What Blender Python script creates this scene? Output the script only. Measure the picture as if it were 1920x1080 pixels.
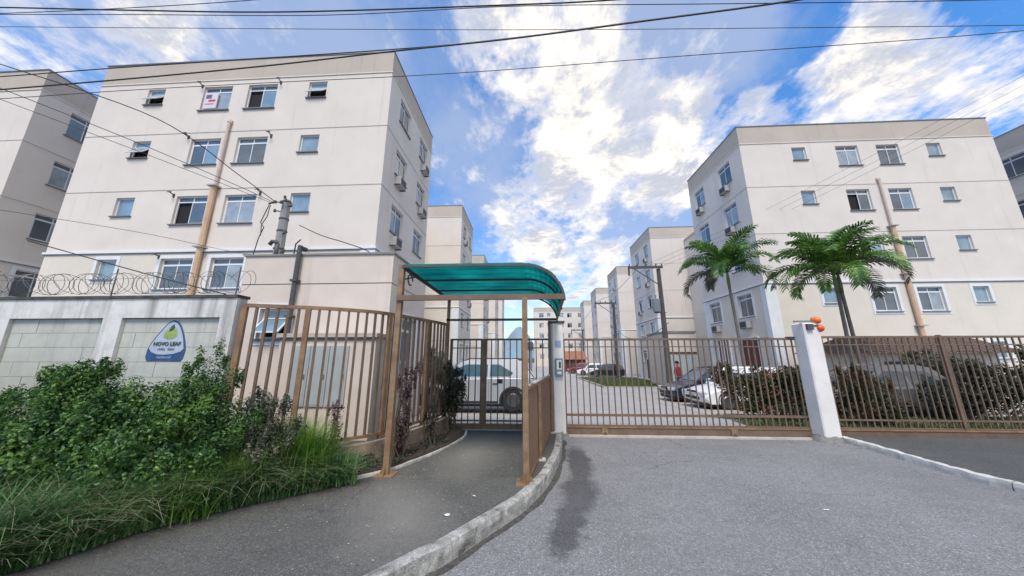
import bpy, bmesh, math, random
import numpy as np
from mathutils import Vector, Matrix, noise as mn
R = math.radians
PI = math.pi
random.seed(7)
rng = np.random.default_rng(7)
for o in list(bpy.data.objects):
    bpy.data.objects.remove(o)
sc = bpy.context.scene
C = sc.collection

# ------------------------------------------------------------------ camera
cam_d = bpy.data.cameras.new('camera')
cam_d.sensor_width = 36
cam_d.lens = 586 / 1920 * 36
cam_d.clip_start = 0.05
cam_d.clip_end = 6000
cam = bpy.data.objects.new('camera', cam_d)
C.objects.link(cam)
cam.location = (0, 0, 1.6)
cam.rotation_euler = (R(90 + 12.5), 0, R(3.1))
sc.camera = cam

# ------------------------------------------------------------------ light
SUN_EL, SUN_AZ = 58, 184          # azimuth measured clockwise from +Y: behind the camera, slightly left
sc.view_settings.view_transform = 'Standard'
sc.view_settings.look = 'None'
sc.view_settings.exposure = 1.35
sc.view_settings.gamma = 1
sc.view_settings.use_curve_mapping = False

world = bpy.data.worlds.new('World')
sc.world = world
world.use_nodes = True


def build_world():
    nt = world.node_tree
    nt.nodes.clear()
    N, K = nt.nodes, nt.links

    def node(t, **kw):
        n = N.new(t)
        for k, v in kw.items():
            setattr(n, k, v)
        return n

    def math_(op, a, b=None, clamp=False):
        n = node('ShaderNodeMath', operation=op, use_clamp=clamp)
        for i, v in enumerate((a, b)):
            if v is None:
                continue
            if isinstance(v, (int, float)):
                n.inputs[i].default_value = v
            else:
                K.new(v, n.inputs[i])
        return n.outputs[0]

    def vmath(op, a, b=None, out=0):
        n = node('ShaderNodeVectorMath', operation=op)
        for i, v in enumerate((a, b)):
            if v is None:
                continue
            if isinstance(v, (tuple, list, Vector)):
                n.inputs[i].default_value = tuple(v)
            else:
                K.new(v, n.inputs[i])
        return n.outputs[out]

    def mixc(f, a, b):
        n = node('ShaderNodeMix', data_type='RGBA')
        K.new(f, n.inputs[0]) if not isinstance(f, (int, float)) else setattr(n.inputs[0], 'default_value', f)
        for i, v in ((6, a), (7, b)):
            if isinstance(v, tuple):
                n.inputs[i].default_value = v
            else:
                K.new(v, n.inputs[i])
        return n.outputs[2]

    def maprange(v, a, b, c=0.0, d=1.0, smooth=True):
        n = node('ShaderNodeMapRange')
        if smooth:
            n.interpolation_type = 'SMOOTHSTEP'
        K.new(v, n.inputs[0])
        for i, x in enumerate((a, b, c, d)):
            n.inputs[i + 1].default_value = x
        return n.outputs[0]

    out = node('ShaderNodeOutputWorld')
    bg = node('ShaderNodeBackground')
    bg.inputs[1].default_value = 0.1
    K.new(bg.outputs[0], out.inputs[0])
    sky = node('ShaderNodeTexSky', sky_type='NISHITA')
    sky.sun_disc = False
    sky.sun_elevation = R(SUN_EL)
    sky.sun_rotation = R(SUN_AZ)
    sky.air_density = 1.1
    sky.dust_density = 0.6
    sky.ozone_density = 3.0
    tc = node('ShaderNodeTexCoord')
    d = vmath('NORMALIZE', tc.outputs['Generated'])
    sep = node('ShaderNodeSeparateXYZ')
    K.new(d, sep.inputs[0])
    # project the direction on a flat cloud layer
    zz = math_('MAXIMUM', math_('ADD', sep.outputs[2], 0.22), 0.05)
    inv = math_('DIVIDE', 1.0, zz)
    flat = vmath('MULTIPLY', d, (1, 1, 0.25))
    sc1 = node('ShaderNodeVectorMath', operation='SCALE')
    K.new(flat, sc1.inputs[0]); K.new(inv, sc1.inputs[3])
    P = sc1.outputs[0]

    def noise(vec, scale, detail, rough=0.55, dist=0.0, out='Fac'):
        n = node('ShaderNodeTexNoise')
        n.inputs['Scale'].default_value = scale
        n.inputs['Detail'].default_value = detail
        n.inputs['Roughness'].default_value = rough
        n.inputs['Distortion'].default_value = dist
        K.new(vec, n.inputs['Vector'])
        return n.outputs[out]

    # wind-blown warp of the lookup direction, then soft banks plus broken detail
    big = noise(P, 0.9, 2.0, 0.5)
    fine = noise(vmath('MULTIPLY', P, (1.0, 0.62, 1)), 4.6, 10.0, 0.66, 0.15)
    warp = noise(d, 5.5, 5.0, 0.62, out='Color')
    wd = vmath('ADD', d, vmath('MULTIPLY', vmath('SUBTRACT', warp, (0.5, 0.5, 0.5)), (0.22, 0.22, 0.22)))
    wdn = vmath('NORMALIZE', wd)
    puff = noise(P, 9.5, 6.0, 0.6)
    # (direction, angular radius in degrees, weight) of the cloud banks and the clear gaps in view
    banks = [((0.019, 0.644, 0.765), 7.4, 0.42), ((0.15, 0.625, 0.766), 6.2, 0.34), ((0.106, 0.726, 0.679), 8.9, 0.7), ((0.238, 0.762, 0.602), 10.6, 1.0), ((0.128, 0.825, 0.55), 6.3, 0.9), ((0.362, 0.765, 0.533), 6.9, 1.0), ((0.427, 0.772, 0.471), 3.9, 0.8), ((-0.09, 0.654, 0.751), 7.8, 0.5), ((-0.27, 0.611, 0.745), 4.7, 0.35), ((0.034, 0.889, 0.457), 5.3, 0.75), ((-0.134, 0.845, 0.518), 6.8, 0.55), ((0.083, 0.965, 0.247), 10.2, 0.8), ((0.197, 0.932, 0.305), 6.0, 0.7), ((-0.085, 0.945, 0.315), 6.8, 0.5), ((0.637, 0.498, 0.589), 5.0, 0.6), ((0.615, 0.539, 0.576), 4.0, 0.6), ((0.688, 0.534, 0.492), 6.0, 0.8), ((0.716, 0.548, 0.432), 5.5, 0.7), ((0.55, 0.621, 0.558), 3.4, 0.6), ((0.508, 0.665, 0.548), 2.8, 0.55), ((0.467, 0.673, 0.573), 3.2, 0.5), ((-0.697, 0.425, 0.578), 2.4, 0.7), ((-0.654, 0.433, 0.62), 3.6, 0.4), ((-0.663, 0.473, 0.58), 2.6, 0.45), ((0.753, 0.462, 0.469), 4.0, 0.35), ((-0.76, 0.376, 0.53), 6, 0.15), ((-0.185, 0.719, 0.67), 5.5, -0.5), ((0.018, 0.838, 0.545), 4.4, -0.45), ((0.581, 0.587, 0.564), 4.4, -0.5), ((0.41, 0.674, 0.614), 3.8, -0.3), ((0.179, 0.887, 0.426), 5.4, -0.4), ((-0.452, 0.522, 0.723), 3.7, -0.2), ((-0.624, 0.496, 0.604), 3.0, -0.25), ((0.538, 0.539, 0.648), 2.8, -0.3), ((-0.042, 0.769, 0.638), 3.7, -0.3)]
    veils = [((0.33, 0.61, 0.72), 10, 0.7), ((0.475, 0.567, 0.673), 6, 0.5), ((-0.585, 0.482, 0.652), 14, 0.75), ((-0.3, 0.6, 0.74), 10, 0.5), ((0.339, 0.856, 0.39), 9.0, 0.8), ((-0.163, 0.8, 0.56), 9.0, 0.7), ((0.05, 0.95, 0.33), 14, 0.6), ((0.15, 0.7, 0.7), 12, 0.5)]

    def total(lst, soft):
        tot = None
        for v, rad, w in lst:
            vv = Vector(v).normalized()
            dt = vmath('DOT_PRODUCT', wdn, tuple(vv), out=1)
            m = maprange(dt, math.cos(R(rad * soft)), math.cos(R(rad * 0.15)), 0.0, w)
            tot = m if tot is None else math_('ADD', tot, m)
        return tot
    bank = math_('MULTIPLY', total(banks, 1.7), 0.56)
    # away from the banks that are in view the sky is about half clouded by the slow noise
    gen = maprange(big, 0.36, 0.62, 0.12, 1.0)
    front = maprange(vmath('DOT_PRODUCT', d, tuple(Vector((0.05, 0.8, 0.6)).normalized()), out=1), 0.30, 0.72, 1.0, 0.03)
    gen = math_('MULTIPLY', gen, front)
    dens = math_('ADD', math_('ADD', bank, gen), math_('MULTIPLY', math_('SUBTRACT', fine, 0.52), 3.4))
    dens = math_('ADD', dens, math_('MULTIPLY', math_('SUBTRACT', puff, 0.5), 1.5))
    mask = maprange(dens, 0.14, 1.20)
    veil = maprange(math_('ADD', math_('ADD', total(veils, 1.4), math_('MULTIPLY', gen, 0.9)), math_('MULTIPLY', math_('SUBTRACT', fine, 0.5), 0.9)), 0.0, 0.95, 0.02, 0.72)
    thick = maprange(dens, 0.35, 0.95)
    shade = noise(P, 4.2, 8.0, 0.68, 0.3)
    shade2 = maprange(shade, 0.43, 0.60)
    cl = mixc(math_('MULTIPLY', math_('MULTIPLY', shade2, thick), 0.9), CLOUD_WHITE, CLOUD_GREY)
    low = maprange(sep.outputs[2], 0.02, 0.36, 1.0, 0.0)
    skc = node('ShaderNodeVectorMath', operation='MULTIPLY')
    K.new(sky.outputs[0], skc.inputs[0])
    skc.inputs[1].default_value = SKY_TINT
    base = mixc(veil, skc.outputs[0], CLOUD_VEIL)
    base = mixc(math_('MULTIPLY', low, 0.6), base, (4.3, 4.5, 4.5, 1))
    c = mixc(mask, base, cl)
    K.new(c, bg.inputs[0])


SKY_TINT = (0.33, 0.70, 1.00)
CLOUD_WHITE = (5.3, 4.85, 4.2, 1)
CLOUD_GREY = (2.15, 2.35, 2.85, 1)
CLOUD_VEIL = (1.95, 2.3, 3.1, 1)
build_world()

sun_d = bpy.data.lights.new('sun', 'SUN')
sun_d.energy = 1.3
sun_d.angle = R(20)
sun_d.color = (1.0, 0.93, 0.84)
sun = bpy.data.objects.new('sun', sun_d)
C.objects.link(sun)
_a = R(SUN_AZ)
_dir = Vector((math.sin(_a) * math.cos(R(SUN_EL)), math.cos(_a) * math.cos(R(SUN_EL)), math.sin(R(SUN_EL))))
sun.rotation_euler = _dir.to_track_quat('Z', 'Y').to_euler()
sun.location = (-10, -20, 30)


# ------------------------------------------------------------------ materials
def new_mat(name):
    m = bpy.data.materials.new(name)
    m.use_nodes = True
    nt = m.node_tree
    nt.nodes.clear()
    return m, nt


def mat(name, col, rough=0.7, metal=0.0, var=0.0, vscale=3.0, bump=0.0, bscale=40.0, streak=0.0, slo=0.56,
        streak_col=(0.16, 0.15, 0.13), trans=0.0, spec=0.5, speck=0.0, dirt=0.0, dirt_col=(0.06, 0.055, 0.045), dscale=2.3):
    m, nt = new_mat(name)
    N, K = nt.nodes, nt.links
    out = N.new('ShaderNodeOutputMaterial')
    b = N.new('ShaderNodeBsdfPrincipled')
    K.new(b.outputs[0], out.inputs[0])
    b.inputs['Roughness'].default_value = rough
    b.inputs['Metallic'].default_value = metal
    b.inputs['Specular IOR Level'].default_value = spec
    geo = N.new('ShaderNodeNewGeometry')
    pos = geo.outputs['Position']
    cur = None

    def rgb(c):
        n = N.new('ShaderNodeRGB')
        n.outputs[0].default_value = (*c, 1)
        return n.outputs[0]

    def noise(scale, detail=4, rough=0.6, vec=None):
        n = N.new('ShaderNodeTexNoise')
        n.inputs['Scale'].default_value = scale
        n.inputs['Detail'].default_value = detail
        n.inputs['Roughness'].default_value = rough
        K.new(vec or pos, n.inputs['Vector'])
        return n.outputs['Fac']

    def mix(f, a, bb, blend='MIX'):
        n = N.new('ShaderNodeMix')
        n.data_type = 'RGBA'
        n.blend_type = blend
        if isinstance(f, float):
            n.inputs[0].default_value = f
        else:
            K.new(f, n.inputs[0])
        K.new(a, n.inputs[6]); K.new(bb, n.inputs[7])
        return n.outputs[2]

    def mr(v, a, bb, c=0.0, d=1.0):
        n = N.new('ShaderNodeMapRange')
        K.new(v, n.inputs[0])
        for i, x in enumerate((a, bb, c, d)):
            n.inputs[i + 1].default_value = x
        return n.outputs[0]

    cur = rgb(col)
    if var:
        f = mr(noise(vscale, 6), 0.3, 0.7)
        cur = mix(f, rgb(tuple(x * (1 - var) for x in col)), rgb(tuple(min(1, x * (1 + var)) for x in col)))
    if streak:
        mp = N.new('ShaderNodeVectorMath'); mp.operation = 'MULTIPLY'
        K.new(pos, mp.inputs[0]); mp.inputs[1].default_value = (3.2, 3.2, 0.22)
        f = mr(noise(1.0, 7, 0.65, mp.outputs[0]), slo, slo + .2, 0.0, streak)
        cur = mix(f, cur, rgb(streak_col))
    if dirt:
        f = mr(noise(dscale, 9, 0.76), 0.47, 0.66, 0.0, dirt)
        cur = mix(f, cur, rgb(dirt_col))
    if speck:
        f = mr(noise(170, 2, 0.6), 0.42, 0.66, -speck, speck)
        hs = N.new('ShaderNodeMath'); hs.operation = 'ADD'; hs.inputs[1].default_value = 1.0
        K.new(f, hs.inputs[0])
        sc_ = N.new('ShaderNodeVectorMath'); sc_.operation = 'SCALE'
        K.new(cur, sc_.inputs[0]); K.new(hs.outputs[0], sc_.inputs[3])
        cur = sc_.outputs[0]
    K.new(cur, b.inputs['Base Color'])
    if bump:
        bp = N.new('ShaderNodeBump')
        bp.inputs['Strength'].default_value = bump
        bp.inputs['Distance'].default_value = 0.01
        K.new(noise(bscale, 5, 0.7), bp.inputs['Height'])
        K.new(bp.outputs[0], b.inputs['Normal'])
    if trans:
        t = N.new('ShaderNodeBsdfTranslucent')
        K.new(cur, t.inputs[0])
        ms = N.new('ShaderNodeMixShader')
        ms.inputs[0].default_value = trans
        K.new(b.outputs[0], ms.inputs[1]); K.new(t.outputs[0], ms.inputs[2])
        K.new(ms.outputs[0], out.inputs[0])
    return m


def leaf_mat(name, c1, c2, c3, scale=3.0, trans=0.3, rough=0.5):
    """per-leaf colour variation by island plus a slow clump variation"""
    m, nt = new_mat(name)
    N, K = nt.nodes, nt.links
    out = N.new('ShaderNodeOutputMaterial')
    b = N.new('ShaderNodeBsdfPrincipled')
    b.inputs['Roughness'].default_value = rough
    geo = N.new('ShaderNodeNewGeometry')
    ramp = N.new('ShaderNodeValToRGB')
    e = ramp.color_ramp.elements
    e[0].position = 0.15; e[0].color = (*c1, 1)
    e[1].position = 0.95; e[1].color = (*c3, 1)
    k = ramp.color_ramp.elements.new(0.55); k.color = (*c2, 1)
    n = N.new('ShaderNodeTexNoise'); n.inputs['Scale'].default_value = scale; n.inputs['Detail'].default_value = 3
    K.new(geo.outputs['Position'], n.inputs['Vector'])
    a = N.new('ShaderNodeMath'); a.operation = 'MULTIPLY_ADD'
    K.new(geo.outputs['Random Per Island'], a.inputs[0]); a.inputs[1].default_value = 0.6
    s = N.new('ShaderNodeMath'); s.operation = 'MULTIPLY_ADD'
    K.new(n.outputs['Fac'], s.inputs[0]); s.inputs[1].default_value = 1.3; s.inputs[2].default_value = -0.45
    K.new(s.outputs[0], a.inputs[2])
    K.new(a.outputs[0], ramp.inputs[0])
    K.new(ramp.outputs[0], b.inputs['Base Color'])
    t = N.new('ShaderNodeBsdfTranslucent'); K.new(ramp.outputs[0], t.inputs[0])
    ms = N.new('ShaderNodeMixShader'); ms.inputs[0].default_value = trans
    K.new(b.outputs[0], ms.inputs[1]); K.new(t.outputs[0], ms.inputs[2])
    K.new(ms.outputs[0], out.inputs[0])
    return m


M = {}
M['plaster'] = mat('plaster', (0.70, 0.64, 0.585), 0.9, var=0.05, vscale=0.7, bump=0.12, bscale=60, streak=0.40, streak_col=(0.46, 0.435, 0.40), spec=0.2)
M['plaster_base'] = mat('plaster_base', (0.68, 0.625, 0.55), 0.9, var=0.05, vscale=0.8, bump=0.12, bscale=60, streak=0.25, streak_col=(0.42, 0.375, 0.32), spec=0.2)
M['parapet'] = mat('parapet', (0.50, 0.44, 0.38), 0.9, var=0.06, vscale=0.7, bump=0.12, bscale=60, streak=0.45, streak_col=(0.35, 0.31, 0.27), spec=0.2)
M['guard'] = mat('guard', (0.66, 0.575, 0.51), 0.9, var=0.06, vscale=1.6, bump=0.2, bscale=45, streak=0.3, streak_col=(0.36, 0.31, 0.27), spec=0.2)
M['ledge'] = mat('ledge', (0.24, 0.23, 0.22), 0.9, var=0.15, vscale=2)
M['joint'] = mat('joint', (0.42, 0.40, 0.38), 0.9, var=0.12, vscale=2)
M['white'] = mat('white_paint', (0.72, 0.74, 0.77), 0.6, var=0.05, vscale=2, streak=0.18, streak_col=(0.5, 0.5, 0.5))
M['frame'] = mat('white_aluminium', (0.72, 0.74, 0.76), 0.4)
M['granite'] = mat('granite', (0.16, 0.16, 0.165), 0.5, var=0.2, vscale=60)
M['flash'] = mat('roof_flashing', (0.22, 0.22, 0.23), 0.5, metal=0.6)
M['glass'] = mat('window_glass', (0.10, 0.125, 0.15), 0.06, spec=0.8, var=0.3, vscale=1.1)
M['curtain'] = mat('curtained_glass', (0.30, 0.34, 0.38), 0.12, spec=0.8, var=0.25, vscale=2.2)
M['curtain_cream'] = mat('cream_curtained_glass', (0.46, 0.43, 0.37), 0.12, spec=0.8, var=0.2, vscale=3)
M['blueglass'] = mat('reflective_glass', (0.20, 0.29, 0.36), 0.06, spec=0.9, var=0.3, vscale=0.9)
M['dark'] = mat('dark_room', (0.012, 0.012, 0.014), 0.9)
M['ac'] = mat('air_conditioner', (0.42, 0.41, 0.40), 0.6, var=0.1)
M['acdark'] = mat('air_conditioner_grille', (0.05, 0.05, 0.05), 0.6)
M['pipe'] = mat('orange_pipe', (0.60, 0.41, 0.27), 0.8, var=0.16, vscale=2.5, streak=0.5, streak_col=(0.55, 0.42, 0.34))
M['pipe_pale'] = mat('pale_pipe', (0.58, 0.47, 0.41), 0.8, var=0.15, vscale=3)
M['brown'] = mat('brown_paint', (0.165, 0.108, 0.072), 0.55, var=0.22, vscale=5, dirt=0.25, dirt_col=(0.09, 0.06, 0.045))
M['rust'] = mat('rusty_brown_paint', (0.25, 0.155, 0.086), 0.65, var=0.3, vscale=7, dirt=0.5, dirt_col=(0.15, 0.06, 0.028))
M['panel'] = mat('brown_panel', (0.20, 0.122, 0.08), 0.65, var=0.14, vscale=3, streak=0.45, streak_col=(0.30, 0.19, 0.12))
M['pillar'] = mat('painted_pillar', (0.76, 0.725, 0.695), 0.85, var=0.06, vscale=3, bump=0.35, bscale=30, dirt=0.12, dirt_col=(0.3, 0.27, 0.24))
M['pillar_dirt'] = mat('dirty_footing', (0.20, 0.195, 0.18), 0.95, var=0.35, vscale=9, bump=0.5)
M['wallcap'] = mat('stained_white_wall', (0.70, 0.685, 0.665), 0.9, var=0.06, vscale=3, bump=0.3, streak=0.85, slo=0.47, streak_col=(0.13, 0.125, 0.12), dirt=0.4, dirt_col=(0.30, 0.29, 0.27), dscale=4)
M['moss'] = mat('black_mould', (0.07, 0.068, 0.062), 0.95, var=0.5, vscale=9)
M['block'] = mat('pale_green_block', (0.50, 0.51, 0.46), 0.9, var=0.1, vscale=3.5, bump=0.35, streak=0.6, slo=0.5, streak_col=(0.2, 0.2, 0.185), dirt=0.35, dirt_col=(0.43, 0.42, 0.40))
M['mortar'] = mat('mortar', (0.38, 0.39, 0.345), 0.95)
M['lowwall'] = mat('low_wall', (0.36, 0.27, 0.20), 0.95, var=0.25, vscale=6, bump=0.5, dirt=0.8, dirt_col=(0.07, 0.065, 0.05))
M['kerbwhite'] = mat('worn_white_kerb', (0.44, 0.43, 0.40), 0.9, var=0.4, vscale=26, bump=0.8, bscale=50, dirt=1.0, dirt_col=(0.10, 0.095, 0.08), speck=0.35, dscale=6.5)
M['kerbwhite2'] = mat('white_edging', (0.60, 0.58, 0.54), 0.9, var=0.1, vscale=9, bump=0.5, dirt=0.5, dirt_col=(0.2, 0.18, 0.15))
M['soil'] = mat('soil', (0.062, 0.045, 0.034), 0.98, var=0.45, vscale=14, bump=0.9, bscale=35)
M['concrete'] = mat('concrete_road', (0.38, 0.37, 0.355), 0.9, var=0.09, vscale=0.5, bump=0.25, bscale=50, speck=0.12, dirt=0.2, dirt_col=(0.2, 0.195, 0.185))
M['paving'] = mat('concrete_paving', (0.40, 0.37, 0.34), 0.9, var=0.1, vscale=1.2, bump=0.2, dirt=0.2, dirt_col=(0.2, 0.18, 0.16))
M['lawn'] = mat('lawn_ground', (0.085, 0.115, 0.04), 0.95, var=0.35, vscale=4, bump=0.8)
M['threshold'] = mat('pale_threshold', (0.50, 0.45, 0.40), 0.85, var=0.15, vscale=6, dirt=0.35)
M['pole'] = mat('grey_concrete_pole', (0.27, 0.27, 0.275), 0.9, var=0.15, vscale=6, bump=0.3, streak=0.4, streak_col=(0.15, 0.15, 0.15))
M['darkpole'] = mat('dark_pole', (0.085, 0.075, 0.075), 0.8, var=0.2, vscale=5)
M['conduit'] = mat('dark_conduit', (0.075, 0.075, 0.08), 0.6, var=0.2, vscale=8)
M['cable'] = mat('black_cable', (0.022, 0.02, 0.022), 0.6)
M['porcelain'] = mat('porcelain', (0.30, 0.25, 0.22), 0.3)
M['wire'] = mat('galvanised_wire', (0.17, 0.15, 0.14), 0.5, metal=0.5)
M['doorgrey'] = mat('pale_blue_door', (0.40, 0.44, 0.455), 0.6, var=0.07, vscale=3, streak=0.3, streak_col=(0.3, 0.3, 0.28))
M['cream_door'] = mat('cream_door', (0.62, 0.58, 0.52), 0.6)
M['red_door'] = mat('dark_red_door', (0.10, 0.022, 0.024), 0.5)
M['brown_door'] = mat('brown_door', (0.12, 0.07, 0.045), 0.6, var=0.15)
M['tile'] = mat('terracotta', (0.36, 0.15, 0.095), 0.85, var=0.3, vscale=4, bump=0.5)
M['tilebrown'] = mat('weathered_tiles', (0.19, 0.13, 0.105), 0.9, var=0.3, vscale=5)
M['tyre'] = mat('tyre', (0.02, 0.02, 0.021), 0.85)
M['rim'] = mat('wheel_rim', (0.16, 0.16, 0.17), 0.35, metal=0.8)
M['carglass'] = mat('car_glass', (0.035, 0.05, 0.06), 0.04, spec=0.9)
M['carglass_teal'] = mat('tinted_car_glass', (0.035, 0.08, 0.095), 0.05, spec=0.9, var=0.3, vscale=2)
M['chrome'] = mat('headlight_glass', (0.62, 0.64, 0.66), 0.12, metal=0.3)
M['taillight'] = mat('tail_light', (0.32, 0.02, 0.02), 0.25)
M['trim'] = mat('black_trim', (0.025, 0.025, 0.027), 0.6)
M['plate'] = mat('number_plate', (0.5, 0.5, 0.5), 0.5)
for nm, c in dict(car_white=(0.80, 0.81, 0.82), car_navy=(0.018, 0.026, 0.05), car_black=(0.016, 0.017, 0.02), car_red=(0.25, 0.015, 0.05),
                  car_grey=(0.10, 0.105, 0.115), car_silver=(0.38, 0.40, 0.43)).items():
    mm = mat(nm, c, 0.28, spec=0.6)
    bs = [n for n in mm.node_tree.nodes if n.type == 'BSDF_PRINCIPLED'][0]
    bs.inputs['Coat Weight'].default_value = 0.2 if nm == 'car_navy' else 0.7
    bs.inputs['Coat Roughness'].default_value = 0.06
    M[nm] = mm
M['orange'] = mat('orange_lens', (0.85, 0.19, 0.03), 0.25)
M['redorange'] = mat('red_orange_lens', (0.80, 0.10, 0.035), 0.25)
M['steel'] = mat('grey_steel', (0.25, 0.27, 0.28), 0.45, metal=0.5)
M['signblue'] = mat('blue_notice', (0.33, 0.40, 0.62), 0.5)
M['paint_navy'] = mat('faded_navy_paint', (0.03, 0.085, 0.22), 0.85, var=0.3, vscale=12)
M['paint_pale'] = mat('faded_pale_blue_paint', (0.42, 0.47, 0.56), 0.85, var=0.12, vscale=12)
M['paint_green'] = mat('faded_leaf_green_paint', (0.30, 0.40, 0.13), 0.85, var=0.3, vscale=12)
M['paint_dark'] = mat('faded_dark_paint', (0.05, 0.075, 0.085), 0.85, var=0.3, vscale=14)
M['paper'] = mat('litter_paper', (0.72, 0.72, 0.70), 0.9)
M['pinksign'] = mat('printed_white_notice', (0.66, 0.60, 0.66), 0.6)
M['signred'] = mat('red_print', (0.5, 0.05, 0.06), 0.6)
M['signpurple'] = mat('purple_print', (0.14, 0.10, 0.2), 0.6)
M['trunk'] = mat('palm_trunk', (0.17, 0.15, 0.125), 0.95, var=0.25, vscale=9, bump=0.6)
M['stem'] = mat('woody_stem', (0.10, 0.075, 0.05), 0.95, var=0.2, vscale=12)
M['crownshaft'] = mat('green_crownshaft', (0.13, 0.17, 0.06), 0.6, var=0.2, vscale=5)
M['hill'] = mat('haze_tinted_forest_hill', (0.21, 0.28, 0.33), 0.95, var=0.14, vscale=0.03)  # distance haze is put into the blue-grey base colour of the forest
M['shirt_red'] = mat('red_cloth', (0.35, 0.05, 0.06), 0.9)
M['skin'] = mat('skin', (0.32, 0.19, 0.13), 0.6)
M['hair'] = mat('dark_hair', (0.02, 0.016, 0.014), 0.8)
M['jeans'] = mat('dark_cloth', (0.05, 0.055, 0.075), 0.9)
M['palm_leaf'] = leaf_mat('palm_leaf', (0.020, 0.070, 0.016), (0.085, 0.20, 0.030), (0.26, 0.40, 0.065), 1.4, 0.3, 0.4)
M['bush_leaf'] = leaf_mat('bush_leaf', (0.018, 0.055, 0.020), (0.07, 0.18, 0.038), (0.26, 0.42, 0.09), 3.2, 0.3, 0.42)
M['dull_leaf'] = leaf_mat('dull_leaf', (0.035, 0.042, 0.03), (0.10, 0.11, 0.075), (0.22, 0.23, 0.15), 4.0, 0.2, 0.6)
M['grass_leaf'] = leaf_mat('grass_leaf', (0.03, 0.09, 0.03), (0.10, 0.24, 0.07), (0.34, 0.44, 0.20), 2.6, 0.3, 0.5)
M['bright_grass'] = leaf_mat('bright_grass', (0.05, 0.14, 0.016), (0.15, 0.31, 0.035), (0.32, 0.44, 0.10), 4.0, 0.35, 0.5)
M['lawn_leaf'] = leaf_mat('lawn_leaf', (0.06, 0.09, 0.03), (0.10, 0.14, 0.045), (0.19, 0.21, 0.08), 2.0, 0.3, 0.6)
M['red_leaf'] = leaf_mat('red_leaf', (0.016, 0.042, 0.014), (0.05, 0.085, 0.028), (0.30, 0.07, 0.048), 2.4, 0.25, 0.5)
M['dark_leaf'] = leaf_mat('dark_leaf', (0.012, 0.016, 0.010), (0.028, 0.036, 0.018), (0.075, 0.08, 0.04), 4.0, 0.2, 0.5)
M['purple_leaf'] = leaf_mat('purple_leaf', (0.03, 0.016, 0.018), (0.08, 0.035, 0.04), (0.24, 0.12, 0.13), 5.0, 0.25, 0.5)


def canopy_material():
    m, nt = new_mat('green_polycarbonate')
    N, K = nt.nodes, nt.links
    out = N.new('ShaderNodeOutputMaterial')
    t = N.new('ShaderNodeBsdfTranslucent')
    g = N.new('ShaderNodeBsdfPrincipled')
    geo = N.new('ShaderNodeNewGeometry')
    n = N.new('ShaderNodeTexNoise'); n.inputs['Scale'].default_value = 1.6; n.inputs['Detail'].default_value = 5
    K.new(geo.outputs['Position'], n.inputs['Vector'])
    r = N.new('ShaderNodeValToRGB')
    r.color_ramp.elements[0].position = 0.32; r.color_ramp.elements[0].color = (0.025, 0.33, 0.34, 1)
    r.color_ramp.elements[1].position = 0.72; r.color_ramp.elements[1].color = (0.07, 0.56, 0.52, 1)
    K.new(n.outputs['Fac'], r.inputs[0])
    K.new(r.outputs[0], t.inputs[0]); K.new(r.outputs[0], g.inputs['Base Color'])
    g.inputs['Roughness'].default_value = 0.15
    ms = N.new('ShaderNodeMixShader'); ms.inputs[0].default_value = 0.12
    K.new(t.outputs[0], ms.inputs[1]); K.new(g.outputs[0], ms.inputs[2])
    K.new(ms.outputs[0], out.inputs[0])
    return m


M['canopy'] = canopy_material()


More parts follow.
